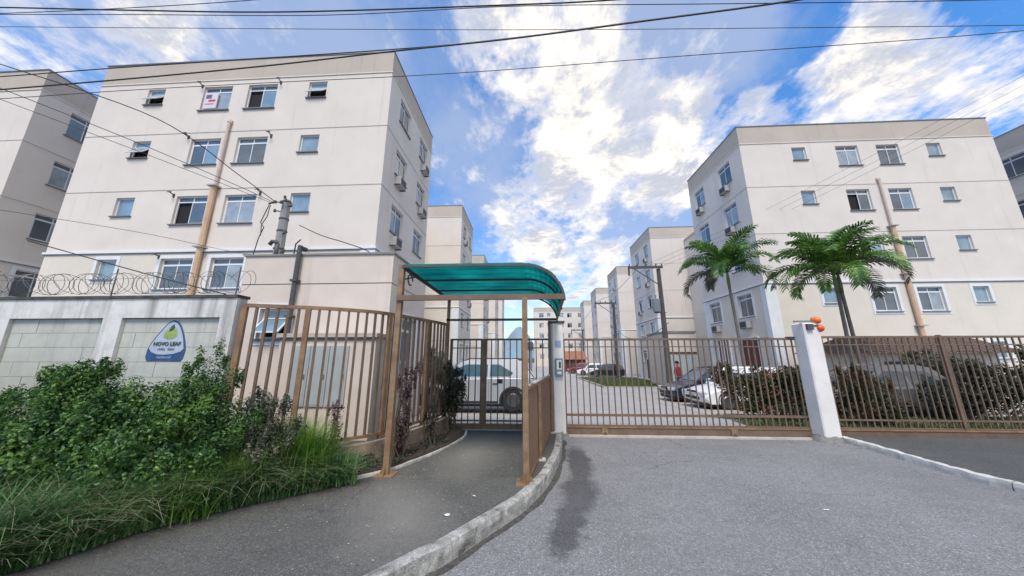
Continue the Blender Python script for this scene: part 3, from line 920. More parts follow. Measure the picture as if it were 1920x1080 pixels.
def apartment(label, x0, x1, y0, y1, front, side, side_dir, acs=(), HEAD=None, FL=None, pilasters=True, fine=True, group='cream apartment blocks'):
    """front: list of (centre u from x0, width, height, kind per floor); side: same measured from the front corner"""
    right = side_dir < 0
    HEAD = HEAD_R if right else HEAD_L
    FL = FL_R if right else FL_L
    B0, B1 = FL[2], FL[5]
    root = thing('apartment_building', label, 'building', (x0, y0, 0), group=group)
    off = (x0, y0, 0)
    W_, D_ = x1 - x0, y1 - y0
    rnd = random.Random(int(x0 * 100 + y0 * 7))
    fh = []; sh = []
    wins = []
    for fl in range(5):
        for i, (u, w, h, st) in enumerate(front):
            z = HEAD[fl] - h
            s = st if isinstance(st, str) else st[fl]
            if s is None:
                continue
            fh.append((u - w / 2, u + w / 2, z, z + h))
            wins.append(((u, 0, z), 0.0, w, h, s, fl))
        for i, (u, w, h, st) in enumerate(side):
            z = HEAD[fl] - h
            s = st if isinstance(st, str) else st[fl]
            if s is None:
                continue
            if side_dir > 0:       # faces +X, left end seen from outside is the front corner
                sh.append((u - w / 2, u + w / 2, z, z + h))
                wins.append(((W_, u, z), PI / 2, w, h, s, fl))
            else:
                sh.append((D_ - u - w / 2, D_ - u + w / 2, z, z + h))
                wins.append(((0, u, z), -PI / 2, w, h, s, fl))
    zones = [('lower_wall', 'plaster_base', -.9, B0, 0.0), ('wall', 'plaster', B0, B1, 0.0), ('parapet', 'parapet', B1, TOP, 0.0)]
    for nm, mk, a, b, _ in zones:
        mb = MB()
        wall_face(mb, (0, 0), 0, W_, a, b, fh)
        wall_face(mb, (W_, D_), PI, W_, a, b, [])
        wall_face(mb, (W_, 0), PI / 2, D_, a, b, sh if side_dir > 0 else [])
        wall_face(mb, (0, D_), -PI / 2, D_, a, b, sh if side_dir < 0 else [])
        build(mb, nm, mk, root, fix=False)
    mb = MB(); mb.box(.05, W_ - .05, .05, D_ - .05, TOP - .25, TOP - .1)
    build(mb, 'roof', 'parapet', root)
    mb = MB()
    e = .03
    for q in ((-e, W_ + e, -e, .12, 0), (-e, W_ + e, D_ - .12, D_ + e, 0), (-e, .12, .12, D_ - .12, 1), (W_ - .12, W_ + e, .12, D_ - .12, 1)):
        mb.box(q[0], q[1], q[2], q[3], TOP, TOP + .05)
    build(mb, 'roof_flashing', 'flash', root)
    # storey joints and the projecting ledge
    for z, hh, pr_, mk, nm in ([(FL[k], .025, .012, 'joint', 'string_course') for k in (1, 3, 4)] + [(B1, .05, .03, 'plaster', 'string_course'), (B0, .09, .06, 'white', 'ledge')]):
        mb = MB()
        mb.box(-pr_, W_ + pr_, -pr_, -.0005, z, z + hh)
        if side_dir > 0:
            mb.box(W_ + .0005, W_ + pr_, 0, D_, z, z + hh)
        else:
            mb.box(-pr_, -.0005, 0, D_, z, z + hh)
        build(mb, nm, mk, root)
        if nm == 'ledge':
            mb = MB()
            mb.box(-pr_ + .02, W_ + pr_ - .02, -pr_ + .02, -.001, z - .035, z - .001)
            if side_dir > 0:
                mb.box(W_ + .001, W_ + pr_ - .02, 0, D_, z - .035, z - .001)
            else:
                mb.box(-pr_ + .02, -.001, 0, D_, z - .035, z - .001)
            build(mb, 'painted_ledge_shadow', 'ledge', root)  # dark strip stands in for the shadow under the white ledge
    if pilasters:
        cx = W_ if side_dir > 0 else 0
        s_ = 1 if side_dir > 0 else -1
        for q in ((cx - s_ * .55, cx + s_ * .025, -.025, -.002), (cx + s_ * .002, cx + s_ * .025, 0, .30), (cx + s_ * .002, cx + s_ * .025, D_ - .5, D_)):
            mb = MB(); a, b = sorted(q[:2]); mb.box(a, b, q[2], q[3], -.9, B0 - .04)
            build(mb, 'corner_pilaster', 'white', root)
    for pos, rz, w, h, s, fl in wins:
        if s == 'auto':
            s = rnd.choice(ALL_STYLES)
        add_window(root, pos, rz, w, h, s, surround=(fl < 2), fine=fine)
    for (u, z, front_side) in acs:
        mb = MB(); mb.box(-.3, .3, -.28, .02, 0, .38, 'ac'); mb.box(-.25, .25, -.29, -.281, .04, .34, 'acdark'); mb.box(-.32, -.28, -.25, 0, -.04, -.002, 'acdark'); mb.box(.28, .32, -.25, 0, -.04, -.002, 'acdark')
        me = mb.mesh('air_conditioner')
        if front_side:
            link('air_conditioner', me, root, (u, 0, z), 0)
        elif side_dir > 0:
            link('air_conditioner', me, root, (W_, u, z), PI / 2)
        else:
            link('air_conditioner', me, root, (0, u, z), -PI / 2)
    return root


def downpipe(parent, u, z0, z1):
    mb = MB()
    mb.tube([(u, -.12, z0), (u, -.12, min(8.35, z1))], .10, 8, 'pipe')
    if z1 > 8.4:
        mb.tube([(u, -.10, 8.35), (u, -.10, z1)], .055, 8, 'pipe_pale')
        mb.tube([(u, -.10, z1 - .12), (u + .001, -.02, z1 + .04)], .08, 8, 'pipe_pale')
    p = build(mb, 'downpipe', None, parent)
    for z in (3.1, 5.75, 8.36):
        if z0 < z < z1:
            mb = MB(); mb.box(u - .19, u + .19, -.27, -.002, z, z + .05)
            build(mb, 'pipe_collar', 'joint', p)


# nearest left block: front X -19.4..-5.8 at Y 10.95
L1 = apartment('nearest cream apartment block filling the left side, orange downpipe on its front', -19.4, -5.8, 10.95, 16.5,
               [(2.8, .82, .82, ['vent', 'vent', 'vent', 'vent_open', 'vent_open']),
                (5.72, 1.34, 1.24, ['half', 'slide', 'dark', 'sky2', 'half']),
                (7.80, 1.34, 1.24, ['slide', 'half', 'curtain', 'slide', 'darksky']),
                (10.32, .82, .82, ['vent', 'vent', 'vent', 'vent', 'vent_open'])],
               [(1.65, 1.2, 1.24, ['slide', 'slide', 'sky', 'sky', 'slide']), (4.25, 1.2, 1.24, ['slide', 'slide', 'slide', 'sky', 'slide'])], 1,
               acs=((1.4, 9.0, False), (4.3, 11.55, False), (4.3, 9.0, False), (1.45, 6.2, False)))
downpipe(L1, 6.7, 0.0, 11.5)
# a printed notice in one window and cloth-line brackets
mb = MB(); mb.box(0, .62, 0, .03, 0, .78, 'pinksign'); mb.box(.08, .34, -.004, -.0005, .50, .70, 'signpurple'); mb.box(.22, .54, -.004, -.0005, .34, .44, 'signred'); mb.box(.1, .5, -.004, -.0005, .2, .24, 'signred')
tag(build(mb, 'notice_board', None, None), 'white for sale style notice with red print hung in a top floor window', 'notice')
o = [q for q in bpy.data.objects if q.name == 'notice_board'][0]
o.location = (-14.25, 10.955, 12.28)
for u, z in ((4.95, 13.45), (8.6, 13.45), (4.9, 10.85), (8.62, 10.75), (4.9, 8.1), (8.62, 8.1), (4.95, 5.45), (8.65, 5.35)):
    mb = MB(); mb.beam((u, 0, z), (u, -.22, z + .06), .03, .03); mb.beam((u - .08, -.2, z + .05), (u + .10, -.2, z + .05), .03, .03); mb.box(u - .04, u + .04, -.03, -.002, z - .1, z + .06)
    build(mb, 'bracket', 'darkpole', L1)

L0 = apartment('cream apartment block at the far left edge beyond the downpipe block', -36.0, -22.4, 10.95, 16.5,
               [(2.8, .82, .82, 'vent'), (5.72, 1.34, 1.24, 'auto'), (7.80, 1.34, 1.24, 'auto'), (10.8, .82, .82, 'vent')],
               [(1.65, 1.2, 1.24, 'auto'), (4.25, 1.2, 1.24, 'auto')], 1)
lab = ['second cream block of the left row, seen between the nearest block and the canopy',
       'third cream block of the left row, its roof corner just above the canopy',
       'fourth cream block of the left row, seen under the canopy',
       'fifth and farthest cream block of the left row, small under the canopy']
for i, y in enumerate((25.3, 39.2, 53.4, 67.6)):
    apartment(lab[i], -19.4, -5.8, y, y + 5.4, [(4.0, 1.3, 1.24, 'auto')] if i == 0 else [],
              [(1.5, 1.2, 1.24, 'auto'), (4.1, 1.2, 1.24, 'auto')], 1, acs=((1.3, 11.55, False), (1.4, 9.0, False), (4.0, 6.3, False)) if i < 2 else (), fine=i < 2)
R1 = apartment('nearest cream apartment block on the right, behind the palms', 12.3, 25.9, 16.6, 22.4,
               [(3.2, .75, .8, ['vent', 'vent', 'vent', 'vent', 'vent']),
                (5.80, 1.2, 1.24, ['slide', 'slide', 'darksky', 'dark', 'curtain']),
                (7.98, 1.2, 1.24, ['slide', 'half', 'slide', 'sky2', 'slide']),
                (10.4, .75, .8, ['vent', 'vent', 'vent', 'vent', 'vent'])],
               [(1.65, 1.2, 1.3, [None, 'slide', 'sky', 'curtain', 'slide']), (4.55, 1.2, 1.3, [None, 'slide', 'sky2', 'sky', 'half'])], -1,
               acs=((1.65, 11.5, False), (4.5, 11.5, False), (1.7, 8.85, False), (1.7, 3.2, False), (4.5, 3.2, False)))
downpipe(R1, 6.95, -.6, 11.2)
R0 = apartment('cream apartment block at the far right edge beside the palm block', 28.9, 42.5, 16.6, 22.4,
               [(3.2, .75, .8, 'vent'), (5.80, 1.2, 1.24, 'auto'), (7.98, 1.2, 1.24, 'auto'), (10.4, .75, .8, 'vent')],
               [(1.65, 1.2, 1.3, 'auto')], -1)
lab = ['second cream block of the right row, rising behind the street pole',
       'third cream block of the right row, stepping down past the tall pole crossarm',
       'fourth cream block of the right row, half hidden by the third',
       'fifth and farthest cream block of the right row']
for i, (y, d_) in enumerate(((31.2, 6.3), (45.6, 5.6), (60.5, 5.2), (74.5, 5.0))):
    apartment(lab[i], 12.6 + (0.5 if i > 0 else 0), 26.2, y, y + d_, [], [(1.5, 1.2, 1.24, 'auto'), (4.3, 1.2, 1.24, 'auto')], -1,
              acs=((1.5, 11.5, False), (1.5, 8.8, False), (4.3, 6.2, False)) if i < 2 else (), fine=i < 2)
apartment('cream apartment block closing the far end of the street above the gate', 1.4, 17.5, 85, 91,
          [(2.0, 1.3, 1.24, 'auto'), (4.0, 1.0, 1.0, 'vent'), (7.4, 1.3, 1.24, 'auto'), (9.6, 1.3, 1.24, 'auto'), (12.4, 1.3, 1.24, 'auto')], [], -1, pilasters=False, fine=False)
# link wings between the blocks
for nm, x0, x1, y0, y1, lb in (('stair_wing', -16.5, -9.2, 16.52, 25.28, 'recessed cream stair wing behind the nearest left block'),
                               ('stair_wing', 16.0, 23.0, 22.42, 31.18, 'recessed cream stair wing behind the nearest right block')):
    r_ = thing(nm, lb, 'building', (x0, y0, 0))
    mb = MB(); mb.box(0, x1 - x0, 0, y1 - y0, 5.6, 13.2); build(mb, 'wall', 'plaster', r_)
    mb = MB(); mb.box(0, x1 - x0, 0, y1 - y0, 0, 5.59); build(mb, 'lower_wall', 'plaster_base', r_)
    mb = MB(); mb.box(-.05, x1 - x0 + .05, 0.02, y1 - y0 - .02, 13.202, 13.4); build(mb, 'roof', 'parapet', r_)


# ground floor doors and openings of the right blocks
def wall_door(label, x, y, rz, w, h, mk, z=0.0, bars=2):
    r_ = thing('door', label, 'door', (x, y, z), rz)
    mb = MB(); mb.box(-w / 2, w / 2, -.05, -.003, 0, h); build(mb, 'door_panel', mk, r_)
    mb = MB()
    for i in range(1, bars + 1):
        u = -w / 2 + w * i / (bars + 1)
        mb.box(u - .025, u + .025, -.075, -.051, 0, h)
    mb.box(-w / 2 - .07, -w / 2 - .001, -.07, -.003, 0, h + .07); mb.box(w / 2 + .001, w / 2 + .07, -.07, -.003, 0, h + .07); mb.box(-w / 2, w / 2, -.07, -.003, h + .001, h + .07)
    build(mb, 'door_frame', 'white', r_)
    return r_


wall_door('dark red ground floor shutter on the side of the nearest right block', 12.3, 18.3, -PI / 2, 1.25, 1.5, 'red_door', z=1.15)
wall_door('brown louvred ground floor shutter left of the red one', 12.3, 20.7, -PI / 2, 1.1, 1.5, 'brown_door', z=1.15, bars=3)
wall_door('dark green ground floor doorway of the third right block', 12.6, 34.0, -PI / 2, 2.2, 2.0, 'darkpole', z=-.6)

# garage like beige annex with three pale doors beside the second right block
gx = thing('annex', 'low beige annex with pale doors under a dark lintel behind the parked cars', 'shed', (10.3, 24.6, 0))
mb = MB(); mb.box(0, 2.25, 0, 3.6, -.8, 3.4); build(mb, 'wall', 'guard', gx)
mb = MB(); mb.box(-.05, 2.30, -.06, 3.6, 3.401, 3.55); build(mb, 'roof_edge', 'ledge', gx)
mb = MB(); mb.box(.1, 2.2, -.06, -.001, 1.85, 2.0); build(mb, 'lintel', 'brown_door', gx)
mb = MB(); mb.box(0, .6, -.05, -.002, -.5, 1.8); dme = mb.mesh('door', 'doorgrey')
for k in range(3):
    link('door', dme, gx, (.18 + k * .66, 0, 0))

# ------------------------------------------------------------------ hill
mb = MB()
nx, ny = 60, 14
for j in range(ny + 1):
    for i in range(nx + 1):
        x = -400 + 800 * i / nx; y = 860 + 420 * j / ny
        rr = math.hypot((x + 27) / 34, (y - 960) / 95)
        h = 88 * math.exp(-rr * rr * 0.6) + 26 * math.exp(-((x + 120) / 90) ** 2) + 8 * mn.noise(Vector((x * .03, y * .03, 0))) + 2 * mn.noise(Vector((x * .15, y * .15, 3)))
        h *= min(1, j / 3)
        mb.v.append((x, y, h - 1))
for j in range(ny):
    for i in range(nx):
        a = j * (nx + 1) + i
        mb.f.append((a, a + 1, a + nx + 2, a + nx + 1)); mb.mi.append(0)
kind(build(mb, 'hill', 'hill', smooth=True), 'structure')

# ------------------------------------------------------------------ guard house
GX0, GX1, GY0, GY1 = -6.95, -3.22, 7.0, 9.4
gh = thing('guardhouse', 'square beige guardhouse with dark roof edge behind the curved fence', 'building', (GX0, GY0, 0))
mb = MB()
gw, gd = GX1 - GX0, GY1 - GY0
wall_face(mb, (0, 0), 0, gw, 0, 3.30, [(.62, 1.32, 2.02, 2.72)])
wall_face(mb, (gw, 0), PI / 2, gd, 0, 3.30, [(.75, 1.75, 1.05, 2.6)])
wall_face(mb, (gw, gd), PI, gw, 0, 3.30, []); wall_face(mb, (0, gd), -PI / 2, gd, 0, 3.30, [])
build(mb, 'lower_wall', 'guard', gh, fix=False)
mb = MB(); mb.box(0, gw, 0, gd, 3.325, 4.02); build(mb, 'upper_wall', 'guard', gh)
mb = MB(); mb.box(.012, gw - .012, .012, gd - .012, 3.2, 3.33); build(mb, 'wall_joint', 'ledge', gh)
mb = MB(); mb.box(-.03, gw + .03, -.03, gd + .03, 4.021, 4.07); build(mb, 'roof_edge', 'ledge', gh)
add_window(gh, (.97, 0, 2.02), 0, .70, .70, 'vent_open', surround=True)
f = add_window(gh, (gw, 1.25, 1.05), PI / 2, 1.0, 1.55, 'slide', surround=True)
mb = MB(); mb.tube([(1.42, -.09, 4.25), (1.42, -.09, 1.6)], .055, 8); mb.tube([(1.42, -.09, 4.2), (1.42, .12, 4.22)], .055, 8)
cd = build(mb, 'conduit', 'conduit', gh)
for z in (3.35, 2.5):
    mb = MB(); mb.box(1.34, 1.50, -.16, -.002, z, z + .05); build(mb, 'pipe_clamp', 'conduit', cd)
mb = MB(); mb.tube([(.40, .4, 4.07), (.40, .4, 4.50)], .05, 8); mb.tube([(.40, .4, 4.48), (.35, .4, 4.56), (.24, .4, 4.57), (.18, .4, 4.48)], .05, 8)
build(mb, 'vent_pipe', 'conduit', gh, smooth=True)
mb = MB(); mb.tube([(1.3, .2, 4.12), (3.2, .3, 4.16), (3.62, .3, 4.16)], .03, 6); build(mb, 'roof_pipe', 'steel', gh)
# meter cabinet in front of it
mc = thing('meter_cabinet', 'low beige meter cabinet with pale blue doors behind the curved fence bars', 'cabinet', (-4.92, 6.0, 0))
mb = MB(); mb.box(0, 1.95, 0, .95, 0, 1.98); build(mb, 'body', 'guard', mc)
mb = MB(); mb.box(-.04, 1.99, -.06, .95, 1.981, 2.06); build(mb, 'top_slab', 'parapet', mc)
mb = MB(); mb.box(.01, 1.94, -.02, -.001, 1.93, 1.975); build(mb, 'painted_slab_shadow', 'ledge', mc)  # dark strip paints in the shade below the slab overhang
mb = MB(); mb.box(0, .37, -.03, -.002, 0, 1.12); mb.box(.03, .34, -.035, -.031, .03, 1.09); dm = mb.mesh('door', 'doorgrey')
for k in range(3):
    dd = link('door', dm, mc, (.30 + k * .385, 0, .70))
    mh = MB(); mh.box(.30, .33, -.05, -.036, .5, .58); build(mh, 'handle', 'steel', dd)

# ------------------------------------------------------------------ sign wall on the left
WX1 = -3.98
wl = thing('boundary_wall', 'stained white boundary wall with pale green block panels left of the fence', 'wall', (WX1, 4.0, 0))
mb = MB(); mb.box(-5.8, 0, 0.0, .16, 2.13, 2.40); build(mb, 'wall_band', 'wallcap', wl)
mb = MB(); mb.box(-5.8, .015, -.02, .18, 2.401, 2.44); build(mb, 'coping', 'moss', wl)
mb = MB()
for a, b in ((-.20, 0), (-1.90, -1.62), (-3.62, -3.32), (-5.8, -5.02)):
    mb.box(a, b, 0, .16, 0, 2.129)
build(mb, 'wall_pier', 'wallcap', wl)
mb = MB(); mb.box(-5.79, -.001, .0575, .15, 0, 2.128); build(mb, 'mortar_bed', 'mortar', wl)
bm_ = MB(); bm_.box(0, .3885, .048, .06, 0, .1915); bme = bm_.mesh('block', 'block')
bh = MB(); bh.box(0, .1915, .048, .06, 0, .1915); bhe = bh.mesh('block', 'block')
for (a, b) in ((-1.62, -.20), (-3.32, -1.90), (-5.02, -3.62)):
    n = 0
    z = 2.128 - .196
    row = 0
    while z > 0:
        x = a + .004
        if row % 2:
            link('block', bhe, wl, (x, random.uniform(-.003, .003), z)); x += .196
        while x + .385 <= b + .01:
            link('block', bme, wl, (x, random.uniform(-.003, .003), z)); x += .393
        if b - x > .15:
            link('block', bhe, wl, (x, 0, z))
        z -= .196; row += 1
# painted drop shaped emblem
emb = thing('painted_emblem', 'faded drop shaped blue and green emblem painted on the boundary wall', 'emblem', (WX1 - 0.90, 4.0395, 1.60))


def flat(mb_pts, mk, nm, y, parent=emb):
    mb = MB()
    n = len(mb_pts)
    mb.v = [(x, y, z) for x, z in mb_pts] + [(x, y + .004, z) for x, z in mb_pts]
    mb.f = [tuple(range(n)), tuple(reversed(range(n, 2 * n)))] + [(i, i + n, (i + 1) % n + n, (i + 1) % n) for i in range(n)]
    mb.mi = [0] * len(mb.f)
    return build(mb, nm, mk, parent)


def drop(s, dz=0.0, cut=None, flatbot=-.06):
    pts = []
    raw = [(-.29, .0), (-.285, .10), (-.25, .20), (-.19, .30), (-.12, .40), (-.06, .47), (0.0, .50), (.07, .48), (.13, .42), (.19, .31), (.235, .20), (.26, .10), (.25, .0), (.22, -.05), (-.26, -.05)]
    return [(x * s, z * s + dz) for x, z in raw]


flat(drop(1.0), 'paint_navy', 'drop_outline', 0.0)
flat([(-.265, .12), (-.23, .2), (-.175, .29), (-.11, .385), (-.055, .45), (0, .478), (.06, .46), (.115, .405), (.17, .31), (.21, .2), (.235, .11), (.20, .075), (.1, .045), (-.02, .035), (-.14, .04), (-.22, .07)], 'paint_pale', 'drop_field', -.003)
flat([(-.095, .27), (-.07, .35), (-.03, .40), (.02, .43), (.06, .40), (.09, .35), (.10, .28), (.05, .245), (-.04, .24)], 'paint_green', 'leaf', -.006)
flat([(-.03, .34), (0, .42), (.03, .44), (.05, .40), (.03, .36)], 'paint_dark', 'leaf_stalk', -.009)


def text_part(txt, size, x, z, y, mk, nm, parent, rot=(PI / 2, 0, 0), align='CENTER', wscale=1.0):
    cu = bpy.data.curves.new(nm, 'FONT')
    cu.body = txt; cu.size = size; cu.align_x = align; cu.extrude = 0.001; cu.resolution_u = 2; cu.offset = 0.002 if size > .06 else 0
    t = bpy.data.objects.new(nm, cu)
    C.objects.link(t)
    bpy.context.view_layer.update()
    dg = bpy.context.evaluated_depsgraph_get()
    me = bpy.data.meshes.new_from_object(t.evaluated_get(dg))
    bpy.data.objects.remove(t)
    me.materials.clear(); me.materials.append(M[mk])
    o = link(nm, me, parent, (x, y, z), rot=rot)
    o.scale = (wscale, 1, 1)
    return o


text_part('NOVO LEAF', .072, -.01, .155, -.010, 'paint_dark', 'lettering', emb)
text_part('clube · lazer', .05, -.01, .095, -.010, 'paint_navy', 'lettering', emb)
text_part('residencial', .05, -.02, -.015, -.006, 'paint_pale', 'lettering', emb)

# razor wire coils along the wall top
rw = thing('razor_wire', 'coiled razor wire running along the top of the boundary wall', 'razor wire', (WX1, 4.08, 2.44))
mb = MB()
turns, rad, L_ = 24, .155, 5.7
pts = []
for i in range(turns * 14 + 1):
    a = 2 * PI * i / 14
    s_ = i / (turns * 14)
    pts.append((-L_ * s_ + .16 * math.sin(a * 0.5) + .02 * mn.noise(Vector((i * .1, 0, 0))), math.cos(a) * rad * .9, .20 + math.sin(a) * rad + .012 * mn.noise(Vector((i * .15, 3, 0)))))
mb.tube(pts, .0033, 4, cap=False)
pts2 = [(p[0] - .11, -p[1] * .95, p[2]) for p in pts]
mb.tube(pts2, .0033, 4, cap=False)
build(mb, 'coil', 'wire', rw)
mb = MB()
for p in pts[::3] + pts2[1::3]:
    x, y, z = p
    a = random.uniform(0, PI)
    mb.face([(x - .014 * math.cos(a), y, z - .014 * math.sin(a)), (x, y - .003, z + .004), (x + .014 * math.cos(a), y, z + .014 * math.sin(a)), (x, y + .003, z - .004)])
kind(build(mb, 'barbs', 'wire', rw, fix=False), 'stuff')
for xs in (-.12, -2.0, -3.9, -5.6):
    mb = MB(); mb.beam((xs, 0, -.1), (xs, 0, .42), .012, .012); build(mb, 'wire_stake', 'wire', rw)
mb = MB(); mb.tube([(-5.7, 0, .30), (-3, .0, .26), (-.12, 0, .29)], .003, 4); build(mb, 'tie_wire', 'wire', rw)

# ------------------------------------------------------------------ curved fence on its low wall
FC = [(-3.93, 4.05), (-3.2, 4.30), (-2.78, 4.52), (-2.42, 4.82), (-2.22, 5.25), (-2.07, 5.7), (-1.95, 6.1), (-1.84, 6.5), (-1.78, 6.82)]
fl_ = smooth_line(FC, 12)
cum = [0]
for i in range(1, len(fl_)):
    cum.append(cum[-1] + (fl_[i] - fl_[i - 1]).length)


def at_len(s):
    s = max(0, min(cum[-1], s))
    for i in range(1, len(cum)):
        if cum[i] >= s:
            t = (s - cum[i - 1]) / max(1e-6, cum[i] - cum[i - 1])
            p = fl_[i - 1].lerp(fl_[i], t); d = (fl_[i] - fl_[i - 1]).normalized()
            return p, d
    return fl_[-1], (fl_[-1] - fl_[-2]).normalized()


ZB, ZT = .44, 2.30
lw = thing('low_wall', 'stained low masonry wall carrying the curved brown fence', 'wall')
mb = MB()
a_, b_ = offset_line(fl_, .07), offset_line(fl_, -.09)
for i in range(len(fl_) - 1):
    for q in (((a_[i], .0), (a_[i + 1], .0), (a_[i + 1], ZB - .05), (a_[i], ZB - .05)), ((b_[i], .0), (b_[i + 1], .0), (b_[i + 1], ZB - .05), (b_[i], ZB - .05)),
              ((a_[i], ZB - .05), (a_[i + 1], ZB - .05), (b_[i + 1], ZB - .05), (b_[i], ZB - .05))):
        mb.face([(p.x, p.y, z) for p, z in q])
build(mb, 'masonry', 'lowwall', lw)
cf = thing('curved_fence', 'curved brown steel bar fence on a low wall between sign wall and canopy', 'fence')
for z, h in ((ZT, .05), (ZB + .03, .04)):
    mb = MB()
    hw_ = .022
    A = offset_line(fl_, hw_); B = offset_line(fl_, -hw_)
    for i in range(len(fl_) - 1):
        q = [A[i], A[i + 1], B[i + 1], B[i]]
        for zz_ in (z - h / 2, z + h / 2):
            mb.face([(p.x, p.y, zz_) for p in q])
        for (p, r) in ((A[i], A[i + 1]), (B[i], B[i + 1])):
            mb.face([(p.x, p.y, z - h / 2), (r.x, r.y, z - h / 2), (r.x, r.y, z + h / 2), (p.x, p.y, z + h / 2)])
    build(mb, 'rail', 'rust' if z > 1 else 'rust', cf)
bar = MB(); bar.box(-.0155, .0155, -.0155, .0155, 0, ZT - ZB - .07); bar_me = bar.mesh('bar', 'brown')
post = MB(); post.box(-.032, .032, -.032, .032, 0, ZT - ZB + .03); post_me = post.mesh('post', 'rust')
total = cum[-1]
posts_at = [0.03, .80, 1.98, 3.0, total - .03]
s = .17
while s < total - .08:
    if min(abs(s - q) for q in posts_at) > .06:
        p, d = at_len(s)
        link('bar', bar_me, cf, (p.x, p.y, ZB + .045), math.atan2(d.y, d.x))
    s += .128
for q in posts_at:
    p, d = at_len(q)
    link('post', post_me, cf, (p.x, p.y, ZB - .05), math.atan2(d.y, d.x))

# ------------------------------------------------------------------ gate pillars
GY = 6.95


def pillar(label, x0, x1, h, cap):
    w = x1 - x0
    r_ = thing('gate_pillar', label, 'pillar', ((x0 + x1) / 2, GY, 0), group=None)
    mb = MB(); mb.box(-w / 2, w / 2, -w / 2, w / 2, .08, h)
    build(mb, 'shaft', 'pillar', r_, bevel=.02)
    mb = MB()
    n = 20
    for k, (rr, z) in enumerate(((w * .86, 0.0), (w * .72, .06), (w * .56, .11), (w * .44, .16))):
        for j in range(n):
            a = 2 * PI * j / n
            q = rr * (1 + .16 * mn.noise(Vector((math.cos(a) * 2 + x0, math.sin(a) * 2, z * 5))))
            mb.v.append((q * math.cos(a), q * math.sin(a), z))
    for k in range(3):
        for j in range(n):
            a = k * n + j; b = k * n + (j + 1) % n
            mb.f.append((a, b, b + n, a + n)); mb.mi.append(0)
    mb.f.append(tuple(3 * n + j for j in range(n))); mb.mi.append(0)
    build(mb, 'footing', 'pillar_dirt', r_, smooth=True)
    if cap:
        mb = MB(); mb.box(-w / 2 - .05, w / 2 + .04, -w / 2 - .03, w / 2 + .03, h + .001, h + .04); build(mb, 'cap', 'darkpole', r_)
    return r_


pillar('narrow white gate pillar between walkway and driveway gate, intercom on its face', .49, .73, 2.33, True)
pillar('wide white gate pillar at the right end of the sliding gate, orange lamps on top', 5.66, 5.98, 2.30, False)
ic = thing('intercom', 'grey intercom box fixed to the narrow gate pillar', 'intercom', (.62, GY - .125, 1.22))
mb = MB(); mb.box(-.08, .08, -.06, 0, 0, .36); build(mb, 'housing', 'steel', ic, bevel=.008)
mb = MB(); mb.box(-.05, .05, -.066, -.0605, .13, .32); build(mb, 'speaker_grille', 'frame', ic)
mb = MB(); mb.box(-.005, .035, -.07, -.0665, .16, .29); build(mb, 'handset', 'trim', ic)
mb = MB(); mb.box(-.04, .04, -.066, -.0605, .04, .09); build(mb, 'keypad', 'frame', ic)
mb = MB(); mb.box(-.055, .055, -.008, 0, 0, .13)
o = build(mb, 'notice_plate', 'signblue'); o.location = (.62, GY - .127, 1.82)
tag(o, 'small pale blue notice plate high on the narrow gate pillar', 'sign')

# gate signal lamps on the right pillar
sg = thing('signal_lamp', 'pair of orange warning lamps on a bracket atop the wide gate pillar', 'lamp', (5.72, GY - .12, 2.30))
mb = MB(); mb.beam((-.20, 0, .03), (.18, 0, .03), .035, .035); build(mb, 'bracket', 'steel', sg)
mb = MB(); mb.box(-.02, .10, -.09, .05, -.15, -.03); mb.beam((.08, -.03, -.07), (.22, -.04, -.06), .03, .03); build(mb, 'junction_box', 'conduit', sg)
for (x, z, mk) in ((.235, .05, 'orange'), (.265, -.115, 'redorange')):
    mb = MB(); mb.lathe([(.07, 0.06), (.075, .0), (.069, -.025), (.05, -.053), (.02, -.068)], (x, -.03, z), 'Y', 20)
    l_ = build(mb, 'lens', mk, sg, smooth=True)
    mb = MB(); mb.lathe([(.078, .065), (.081, .02), (.078, .015)], (x, -.03, z), 'Y', 20); build(mb, 'housing', mk, l_, smooth=True)


# ------------------------------------------------------------------ steel gates
def bar_gate(root, x0, x1, y, zb, zt, step, rails, stile=.05, barw=.011, first=None):
    mb = MB(); mb.box(-barw, barw, -barw, barw, 0, zt - zb); me = mb.mesh('bar', 'brown')
    n = max(1, round((x1 - x0) / step)); st = (x1 - x0) / n
    for i in range(1, n):
        link('bar', me, root, (x0 + i * st + random.uniform(-.003, .003), y, zb), rot=(random.uniform(-.002, .002), random.uniform(-.0025, .0025), 0))
    for z, h, d, mk in rails:
        mb = MB(); mb.box(x0, x1, y - d / 2, y + d / 2, z - h / 2, z + h / 2)
        build(mb, 'rail', mk, root)
    for x in (x0, x1):
        mb = MB(); mb.box(x - stile / 2, x + stile / 2, y - .03, y + .03, max(0.05, zb - .14), zt + .02)
        build(mb, 'stile', 'brown', root)


sgate = thing('sliding_gate', 'wide brown steel sliding gate across the driveway', 'gate', (0, 7.12, 0))
bar_gate(sgate, .76, 5.75, 0, .19, 1.97, .130, [(1.985, .045, .04, 'brown'), (1.825, .022, .03, 'brown'), (.41, .045, .04, 'brown'), (.205, .03, .04, 'brown')])
mb = MB(); mb.box(.76, 5.85, -.035, .035, .045, .165); build(mb, 'bottom_beam', 'brown', sgate)
mb = MB(); mb.box(.76, 5.85, -.05, .05, .166, .188); build(mb, 'beam_flange', 'rust', sgate)
for x in (1.55, 4.15):
    mb = MB(); mb.box(x - .06, x + .06, -.055, -.036, .03, .16); w_ = build(mb, 'wheel_housing', 'rust', sgate)
    mb = MB(); mb.lathe([(.04, -.012), (.04, .012)], (x, -.046, .045), 'Y', 12); build(mb, 'wheel', 'darkpole', w_)
mb = MB(); mb.box(5.55, 5.80, -.06, .06, 1.97, 2.03); build(mb, 'guide_block', 'darkpole', sgate)
